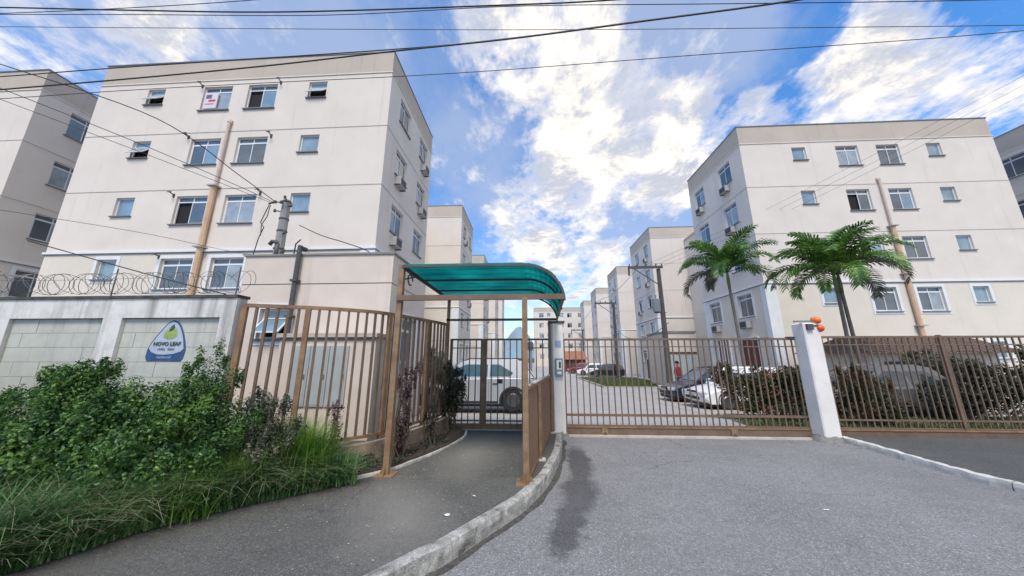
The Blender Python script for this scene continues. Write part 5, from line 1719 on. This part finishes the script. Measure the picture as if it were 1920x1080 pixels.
# ------------------------------------------------------------------ palms
def palm(label, x, y, h, spread, lean=(0, 0), trunks=((0, 0),), nf=15, seed=1):
    rd = random.Random(seed)
    r_ = thing('palm_tree', label, 'palm tree', (x, y, 0), group='palms behind the gate')
    top = Vector((lean[0], lean[1], h))
    for k, (dx, dy) in enumerate(trunks):
        mb = MB()
        pts = []; rs = []
        n = 16
        for i in range(n + 1):
            t = i / n
            pts.append((dx * (1 - t) + top.x * t ** 1.5 + dx * .35 * t, dy * (1 - t) + top.y * t ** 1.5, (h - .75) * t))
            rs.append((.068 - .014 * t) * (1 + (.06 if i % 2 else 0)) + (.05 * (1 - t * 6) if t < .16 else 0))
        mb.tube(pts, rs, 9)
        build(mb, 'trunk', 'trunk', r_, smooth=True)
        mb = MB(); e = Vector(pts[-1])
        mb.tube([e, e + Vector((0, 0, .35)), e + Vector((0, 0, .8))], [.06, .072, .035], 9)
        build(mb, 'crownshaft', 'crownshaft', r_, smooth=True)
    heads = [Vector((dx * .35, 0, h)) + Vector((top.x, top.y, 0)) for dx, dy in trunks]
    for i in range(nf):
        hd = heads[i % len(heads)]
        az = 2 * PI * (i * .382 + .05 * rd.random())
        f = i / (nf - 1)
        el0 = R(84 - 66 * f + rd.uniform(-5, 5))           # initial elevation
        L = spread * (0.90 + .16 * rd.random())
        droop = R(62 + 82 * f + rd.uniform(-10, 10))
        n = 22
        P_ = []; el = el0; p = hd.copy() + Vector((0, 0, -.05))
        d_h = Vector((math.cos(az), math.sin(az), 0))
        for k in range(n + 1):
            P_.append(p.copy())
            t = k / n
            p = p + (d_h * math.cos(el) + Vector((0, 0, math.sin(el)))) * (L / n)
            el -= droop * (0.25 + 1.5 * t) / n
        mb = MB()
        mb.tube(P_, [.02 * (1 - .85 * k / n) + .002 for k in range(n + 1)], 4)
        side = d_h.cross(Vector((0, 0, 1)))
        nl = 42
        for k in range(nl):
            t = .14 + .86 * k / (nl - 1)
            i0 = min(n - 1, int(t * n)); fr = t * n - i0
            b = P_[i0].lerp(P_[i0 + 1], fr)
            tan = (P_[i0 + 1] - P_[i0]).normalized()
            upv = side.cross(tan).normalized()
            if upv.z < 0:
                upv = -upv
            ll = (.50 * math.sin(PI * min(1, .20 + t * .74)) ** .6 + .08) * (.9 + .2 * rd.random())
            for sgn in (-1, 1):
                v_up = (.42 if k % 2 else .12) + rd.uniform(-.1, .1)
                d1 = (side * sgn * .85 + tan * (.50 + .35 * t) + upv * v_up).normalized()
                sag = .55 + .5 * rd.random()
                a0 = b; a1 = b + d1 * ll * .45; a2 = a1 + (d1 - Vector((0, 0, sag * .5))).normalized() * ll * .32; a3 = a2 + (d1 - Vector((0, 0, sag * 1.5))).normalized() * ll * .23
                wv = (tan + upv * .15 * sgn).normalized() * .037
                mb.face([a0 - wv * .5, a0 + wv * .5, a1 + wv, a1 - wv]); mb.face([a1 - wv, a1 + wv, a2 + wv * .75, a2 - wv * .75]); mb.face([a2 - wv * .75, a2 + wv * .75, a3 + wv * .1, a3 - wv * .1])
        fo = link('frond', mb.mesh('frond', 'dull_leaf' if i in (nf - 1, nf - 4) else 'palm_leaf'), r_)
        if i in (nf - 1, nf - 4):
            part_label(fo, 'dry brownish frond hanging lowest')
    return r_


palm('slender palm with a single trunk standing in front of the pale right block', 9.0, 14.0, 5.35, 2.25, (-.12, 0), nf=15, seed=3)
palm('fuller palm with twin trunks behind the wide gate pillar', 11.6, 12.2, 4.72, 2.35, (.05, 0), trunks=((0, 0), (.42, .1)), nf=22, seed=8)


# ------------------------------------------------------------------ cars
def make_car(label, paint, L=4.0, W=1.68, H=1.48, kind_='hatch', glass='carglass', loc=(0, 0, 0), rz=0.0, rack=False):
    """local X forward (nose +X), origin at centre on the ground"""
    r_ = thing('parked_car', label, 'car', loc, rz, group='cars parked inside the estate')
    hl = L / 2; wr = .34 if kind_ == 'suv' else .31
    ax_f, ax_r = hl - .78, -hl + .72
    zg = .22
    belt = H * (.645 if kind_ == 'suv' else .60)
    # side outline of the lower body with wheel arches (clockwise)
    top = [(-hl + .02, .45), (-hl, .70), (-hl + .04, belt - .02), (-hl + .22, belt + .02), (ax_r + .2, belt + .03), (.1, belt), (hl - 1.18, belt - .01), (hl - .62, belt - .12), (hl - .22, belt - .22), (hl - .03, belt - .34), (hl, .50), (hl - .02, .32), (hl - .12, zg)]

    def arch(cx):
        return [(cx + (wr + .05) * math.cos(a), .30 + (wr + .06) * math.sin(a)) for a in np.linspace(-.22, PI + .22, 11)]
    bottom = arch(ax_f) + arch(ax_r) + [(-hl + .12, zg), (-hl + .02, .32)]
    prof = top + bottom
    # layers across the width
    layers = [(-W / 2 + .0, .93, .0), (-W / 2 + .025, .975, .0), (-W / 2 + .08, 1.0, .01), (-.3 * W, 1.0, .03), (.0, 1.0, .04), (.3 * W, 1.0, .03), (W / 2 - .08, 1.0, .01), (W / 2 - .025, .975, .0), (W / 2, .93, .0)]
    mb = MB(); n = len(prof)
    cz = .55
    for ly, sc_, crown in layers:
        for (x, z) in prof:
            nose = 1 - .045 * (abs(ly) / (W / 2)) ** 2
            xx = x * (nose if abs(x) > hl - .5 else 1)
            zz_ = cz + (z - cz) * sc_ + (crown if z > belt - .4 else 0)
            mb.v.append((xx, ly, zz_))
    for i in range(len(layers) - 1):
        for j in range(n):
            a = i * n + j; b = i * n + (j + 1) % n
            mb.f.append((a, b, b + n, a + n)); mb.mi.append(0)
    mb.f.append(tuple(range(n))); mb.mi.append(0)
    mb.f.append(tuple(8 * n + j for j in reversed(range(n)))); mb.mi.append(0)
    body = build(mb, 'body', paint, r_)
    body.data.polygons.foreach_set('use_smooth', [len(p.vertices) == 4 for p in body.data.polygons])
    # cabin
    if kind_ == 'hatch':
        base = [(-hl + .10, belt), (hl - 1.02, belt - .02)]; roof = [(-hl + .46, H - .08), (-hl + .8, H), (-.15, H + .005), (.15, H - .02), (.40, H - .09)]
    elif kind_ == 'suv':
        base = [(-hl + .05, belt), (hl - .85, belt - .02)]; roof = [(-hl + .42, H - .12), (-hl + .62, H - .02), (-.2, H + .01), (.15, H - .03), (.34, H - .09)]
    else:
        base = [(-hl + .50, belt), (hl - 1.15, belt - .02)]; roof = [(-hl + 1.05, H - .08), (-hl + 1.4, H), (-.15, H), (.10, H - .02), (.34, H - .09)]
    cab = [base[0]] + roof + [base[1]]
    wb, wt = W / 2 - .035, W / 2 - .24
    mb = MB(); n = len(cab)
    rows = []
    for sgn in (-1, 1):
        for (x, z) in cab:
            t = (z - belt) / (H - belt); y = sgn * (wb + (wt - wb) * max(0, t))
            mb.v.append((x, y, z + .01))
    for (x, z) in cab:
        pass
    for j in range(n - 1):
        mb.f.append((j, j + 1, j + 1 + n, j + n)); mb.mi.append(0)
    mb.f.append(tuple(range(n))); mb.mi.append(0)
    mb.f.append(tuple(n + j for j in reversed(range(n)))); mb.mi.append(0)
    rf_ = build(mb, 'roof', paint, r_, bevel=.05, segs=3)
    rf_.data.polygons.foreach_set('use_smooth', [p.area < .02 for p in rf_.data.polygons])

    def sidept(x, z, sgn, o=.006):
        t = (z - belt) / (H - belt)
        return (x, sgn * (wb + (wt - wb) * t + o), z + .01)
    zl, zh = belt + .05, H - .13

    def edge_x(z, front):
        pts_ = [roof[-1], base[1]] if front else [roof[0], base[0]]
        (x1, z1), (x0, z0) = pts_
        return x0 + (x1 - x0) * (z - z0) / (z1 - z0)
    bp = (hl - 1.35 + base[0][0]) / 2 + .15
    cp = .62 if kind_ == 'suv' else .12
    for sgn in (-1, 1):
        for (xa, xb, fa, fb) in ((edge_x(zl, False) + cp, bp - .04, edge_x(zh, False) + cp, bp - .04), (bp + .04, edge_x(zl, True) - .10, bp + .04, edge_x(zh, True) - .10)):
            mb = MB()
            zm = (zl + zh) / 2
            rear = xa < bp - .2
            if rear:
                q = [sidept(xa + .10, zl, sgn), sidept(xb, zl, sgn), sidept(fb, zh, sgn), sidept(fa + .12, zh, sgn), sidept(fa + .02, zh - .06, sgn), sidept(xa - .0, zl + .10, sgn)]
            else:
                q = [sidept(xa, zl, sgn), sidept(xb, zl, sgn), sidept(xb + (fb - xb) * .55, zl + (zh - zl) * .55, sgn), sidept(fb - .08, zh, sgn), sidept(fa, zh, sgn)]
            mb.face(q); build(mb, 'side_window', glass, r_, fix=False)
    for front, nm in ((True, 'windscreen'), (False, 'rear_window')):
        s_ = 1 if front else -1
        zz0, zz1 = belt + .05, H - .14
        q = []
        for z, sg in ((zz0, -1), (zz0, 1), (zz1, 1), (zz1, -1)):
            t = (z - belt) / (H - belt); y = sg * (wb + (wt - wb) * t - .07)
            q.append((edge_x(z, front) + s_ * .016, y, z + .016))
        mb = MB(); mb.face(q); build(mb, nm, glass, r_, fix=False)
    # wheels
    for cx in (ax_f, ax_r):
        for sgn in (-1, 1):
            mb = MB(); yy = sgn * (W / 2 - .10)
            mb.lathe([(wr - .03, -.1), (wr, -.07), (wr, .07), (wr - .03, .1)], (cx, yy, wr - .005), 'Y', 22); w_ = build(mb, 'wheel', 'tyre', r_)
            mb = MB()
            mb.lathe([(.19, -.005), (.20, .0), (.185, .012)], (cx, yy + sgn * .098, wr - .005), 'Y', 16)
            for k in range(5):
                a = 2 * PI * k / 5
                c_ = Vector((cx + .10 * math.cos(a), yy + sgn * .113, wr + .10 * math.sin(a)))
                mb.box(c_.x - .03, c_.x + .03, c_.y - .005, c_.y + .005, c_.z - .03, c_.z + .03)
            build(mb, 'rim', 'rim', w_)
    for cx in (ax_f, ax_r):
        for sgn in (-1, 1):
            mb = MB(); ys = sorted((sgn * (W / 2 - .03), sgn * (W / 2 + .012)))
            arc = [R(-12) + R(204) * k / 14 for k in range(15)]
            for a0, a1 in zip(arc[:-1], arc[1:]):
                ri, ro = wr + .02, wr + (.085 if kind_ == 'suv' else .05)
                p_ = [(cx + r2 * math.cos(a_), .31 + r2 * math.sin(a_)) for r2, a_ in ((ri, a0), (ro, a0), (ro, a1), (ri, a1))]
                mb.face([(x, ys[0], z) for x, z in p_]); mb.face([(x, ys[1], z) for x, z in p_])
                mb.face([(p_[1][0], ys[0], p_[1][1]), (p_[1][0], ys[1], p_[1][1]), (p_[2][0], ys[1], p_[2][1]), (p_[2][0], ys[0], p_[2][1])])
            build(mb, 'wheel_arch', 'trim', r_)
    mb = MB(); mb.box(-hl + .12, hl - .12, -W / 2 + .12, W / 2 - .12, .14, .42); build(mb, 'chassis', 'trim', r_)
    for sgn in (-1, 1):
        mb = MB(); mb.box(hl - .20, hl - .01, *sorted((sgn * (W / 2 - .12), sgn * (W / 2 - .50))), belt - .36, belt - .22); build(mb, 'headlight', 'chrome', r_, bevel=.025)
        mb = MB(); mb.box(-hl - .006, -hl + .12, *sorted((sgn * (W / 2 + .004), sgn * (W / 2 - .22))), belt - .26, belt - .06); build(mb, 'tail_light', 'taillight', r_, bevel=.02)
        mb = MB(); mb.box(hl - 1.30, hl - 1.17, *sorted((sgn * (W / 2 - .02), sgn * (W / 2 + .16))), belt + .02, belt + .15); build(mb, 'mirror', paint, r_, bevel=.025)
        mb = MB()
        mb.box(bp - .012, bp - .004, *sorted((sgn * (W / 2 + .001), sgn * (W / 2 - .01))), .32, belt - .05)
        mb.box(bp - .30, bp - .14, *sorted((sgn * (W / 2 + .02), sgn * (W / 2 - .01))), belt - .17, belt - .14)
        mb.box(bp + .70, bp + .86, *sorted((sgn * (W / 2 + .02), sgn * (W / 2 - .01))), belt - .17, belt - .14)
        mb.box(ax_r + .45, ax_f - .45, *sorted((sgn * (W / 2 + .008), sgn * (W / 2 - .01))), .24, .31)
        build(mb, 'door_trim', 'trim', r_)
    mb = MB(); mb.box(hl - .05, hl + .006, -.42, .42, .34, .44); mb.box(hl - .05, hl + .004, -.30, .30, .56, .63); build(mb, 'grille', 'trim', r_)
    mb = MB(); mb.box(hl + .0, hl + .015, -.2, .2, .45, .55); build(mb, 'number_plate', 'plate', r_)
    if rack:
        for sgn in (-1, 1):
            mb = MB(); yy = sgn * (wt - .02)
            mb.tube([(-hl + .5, yy, H), (-hl + .6, yy, H + .06), (.15, yy, H + .06), (.3, yy, H - .01)], .018, 6); build(mb, 'roof_rail', 'trim', r_)
    return r_


make_car('silver grey car with tinted windows and roof rails parked behind the pedestrian gate', 'car_silver', L=3.95, W=1.72, H=1.50, kind_='suv', glass='carglass_teal', loc=(-1.76, 10.75, 0), rz=PI, rack=True)
make_car('white car with its nose toward the street, left of the red hedge', 'car_white', L=3.8, W=1.70, H=1.38, kind_='hatch', loc=(7.8, 12.4, gz(12.5)), rz=PI + .04)
make_car('dark navy car parked behind the white one, nose toward the street', 'car_navy', L=4.2, W=1.70, H=1.42, kind_='hatch', loc=(8.1, 15.0, gz(15)), rz=PI)
make_car('dark grey car half hidden behind the red hedge', 'car_grey', L=4.2, W=1.72, H=1.42, kind_='sedan', loc=(10.2, 10.35, gz(10.3)), rz=PI)
make_car('black hatchback beyond the lawn far inside the gate', 'car_black', L=4.0, W=1.66, H=1.42, kind_='hatch', loc=(9.0, 38.3, gz(38)), rz=PI - .15)
make_car('small white car beyond the black hatchback', 'car_white', L=3.9, W=1.62, H=1.42, kind_='hatch', loc=(7.9, 41.4, gz(41)), rz=PI - .1)
make_car('magenta red car, farthest of the row beyond the lawn', 'car_red', L=3.9, W=1.62, H=1.42, kind_='hatch', loc=(7.3, 46.0, gz(46)), rz=PI - .1)

# ------------------------------------------------------------------ small buildings inside
rh = thing('tiled_house', 'small house with a terracotta tile roof at the far end of the street', 'house', (4.9, 52, -.6))
mb = MB(); mb.box(0, 4.1, 0, 4, 0, 1.9); build(mb, 'wall', 'brown_door', rh)
mb = MB()
mb.face([(-.3, -.4, 1.85), (4.4, -.4, 1.85), (4.1, 2, 3.2), (0, 2, 3.2)]); mb.face([(-.3, 4.4, 1.85), (4.4, 4.4, 1.85), (4.1, 2, 3.2), (0, 2, 3.2)])
mb.face([(-.3, -.4, 1.85), (0, 2, 3.2), (-.3, 4.4, 1.85)]); mb.face([(4.4, -.4, 1.85), (4.1, 2, 3.2), (4.4, 4.4, 1.85)])
rr_ = build(mb, 'roof', 'tile', rh)
mb = MB()
for k in range(16):
    x = -.2 + k * .3
    mb.tube([(x, -.4, 1.89), (.15 + x * .93, 2, 3.23)], .05, 5)
kind(build(mb, 'roof_tiles', 'tile', rr_), 'stuff')
mb = MB(); mb.box(1.0, 1.9, -.05, -.002, 0, 1.6); build(mb, 'door', 'red_door', rh)

ks = thing('kiosk', 'small cream kiosk with a brown tiled roof at the right edge', 'kiosk', (12.6, 12.6, 0))
mb = MB(); mb.box(0, 4.4, 0, 2.4, 0, 1.75); build(mb, 'wall', 'cream_door', ks)
mb = MB(); mb.face([(-.4, -.5, 1.75), (4.8, -.5, 1.75), (4.6, .9, 2.35), (-.2, .9, 2.35)]); mb.face([(-.4, 2.9, 1.75), (4.8, 2.9, 1.75), (4.6, .9, 2.35), (-.2, .9, 2.35)])
mb.face([(-.4, -.5, 1.75), (-.2, .9, 2.35), (-.4, 2.9, 1.75)]); mb.face([(4.8, -.5, 1.75), (4.6, .9, 2.35), (4.8, 2.9, 1.75)])
kr_ = build(mb, 'roof', 'tilebrown', ks)
mb = MB()
for k in range(26):
    x = -.35 + k * .2
    mb.tube([(x, -.5, 1.78), (x, .9, 2.38)], .04, 5)
kind(build(mb, 'roof_tiles', 'tilebrown', kr_), 'stuff')
for k in range(3):
    mb = MB(); mb.box(.5 + k * 1.3, 1.2 + k * 1.3, -.04, -.002, .7, 1.45); build(mb, 'shutter', 'darkpole', ks)
mb = MB(); mb.box(0, 6, 0, .15, 0, .35); mb.box(-.02, 6.02, -.03, .18, .351, .40)
o = build(mb, 'garden_wall', 'cream_door'); o.location = (11.3, 10.9, 0)
tag(o, 'low cream garden wall in front of the kiosk at the right edge', 'wall')

# tall grey sign post and a man in a red shirt by the cars
sp = thing('sign_post', 'grey post with a square plate seen over the brown screen', 'sign post', (.05, 16.0, 0))
mb = MB(); mb.box(-.09, .09, -.05, .05, -.35, 2.1); build(mb, 'post', 'steel', sp)
mb = MB(); mb.box(-.14, .14, -.08, -.051, 1.95, 2.35); build(mb, 'plate', 'conduit', sp)

# person standing behind the navy car (seen from the chest up)
pr_ = thing('person', 'person in a red shirt standing behind the dark navy car', 'person', (8.05, 18.0, gz(18)), rz=.4)
me = bpy.data.meshes.new('body')
vs = [(0, 0, .95), (0, 0, 1.15), (0, 0, 1.38), (0, 0, 1.50), (0, .01, 1.66), (-.19, 0, 1.40), (-.26, .02, 1.14), (-.23, -.12, .92), (.19, 0, 1.40), (.26, .02, 1.14), (.23, -.12, .92),
      (-.09, 0, .90), (-.10, -.02, .50), (-.10, .03, .06), (-.10, -.12, .04), (.09, 0, .90), (.10, 0, .50), (.12, .04, .06), (.12, -.11, .04)]
es = [(0, 1), (1, 2), (2, 3), (3, 4), (2, 5), (5, 6), (6, 7), (2, 8), (8, 9), (9, 10), (0, 11), (11, 12), (12, 13), (13, 14), (0, 15), (15, 16), (16, 17), (17, 18)]
rad = [.14, .13, .15, .06, .10, .065, .05, .035, .065, .05, .035, .095, .065, .045, .04, .095, .065, .045, .04]
me.from_pydata(vs, es, [])
for k in ('shirt_red', 'skin', 'jeans'):
    me.materials.append(M[k])
tmp = bpy.data.objects.new('body', me); C.objects.link(tmp)
md = tmp.modifiers.new('s', 'SKIN')
for i, sv in enumerate(me.skin_vertices[0].data):
    sv.radius = (rad[i], rad[i] * .8); sv.use_root = (i == 0)
tmp.modifiers.new('u', 'SUBSURF').levels = 2
bpy.context.view_layer.update()
dg = bpy.context.evaluated_depsgraph_get()
me2 = bpy.data.meshes.new_from_object(tmp.evaluated_get(dg))
bpy.data.objects.remove(tmp)
for k in list(me2.materials):
    pass
me2.materials.clear()
for k in ('shirt_red', 'skin', 'jeans'):
    me2.materials.append(M[k])
for p in me2.polygons:
    c = p.center
    p.material_index = 1 if (c.z > 1.49 or (abs(c.x) > .2 and c.z < 1.18)) else (2 if c.z < .93 else 0)
    p.use_smooth = True
link('body', me2, pr_)
mb = MB(); mb.lathe([(.02, 1.795), (.07, 1.78), (.105, 1.73), (.112, 1.68), (.10, 1.655)], (0, .022, 0), 'Z', 14); build(mb, 'hair', 'hair', pr_, smooth=True)

# ------------------------------------------------------------------ litter on the ground
for (x, y, z, s_, lb) in ((-.62, 3.78, SW + .004, .028, 'scrap of white paper on the pavement nearest the canopy post'), (-.80, 3.35, SW + .004, .032, 'crumpled white scrap lower on the grey pavement'),
                          (3.15, 3.95, .004, .03, 'white speck of litter on the road at the right')):
    mb = MB()
    pts = [(s_ * math.cos(a) * random.uniform(.6, 1.3), s_ * .6 * math.sin(a) * random.uniform(.6, 1.3), random.uniform(0.002, .012)) for a in np.linspace(0, 2 * PI, 8)[:-1]]
    for i in range(7):
        mb.face([(0, 0, .012), pts[i], pts[(i + 1) % 7]])
    o = build(mb, 'paper_scrap', 'paper'); o.location = (x, y, z)
    tag(o, lb, 'litter')
# tiny grit and leaves on pavement
n = 420
px_ = rng.random(n) * 3.2 - 2.4; py_ = rng.random(n) * 4.3 + 2.0
ok = [i for i in range(n) if np.interp(py_[i], [p.y for p in kl], [p.x for p in kl]) - .2 > px_[i] > np.interp(py_[i], [p.y for p in bl], [p.x for p in bl])]
mb = MB()
for i in ok:
    s_ = random.uniform(.003, .011); a = random.uniform(0, PI); x, y = px_[i], py_[i]
    mb.face([(x - s_ * math.cos(a), y - s_ * math.sin(a), SW + .004), (x + s_ * .5 * math.sin(a), y - s_ * .5 * math.cos(a), SW + .007), (x + s_ * math.cos(a), y + s_ * math.sin(a), SW + .004), (x - s_ * .5 * math.sin(a), y + s_ * .5 * math.cos(a), SW + .006)])
kind(build(mb, 'pavement_litter', 'kerbwhite2', fix=False), 'stuff')
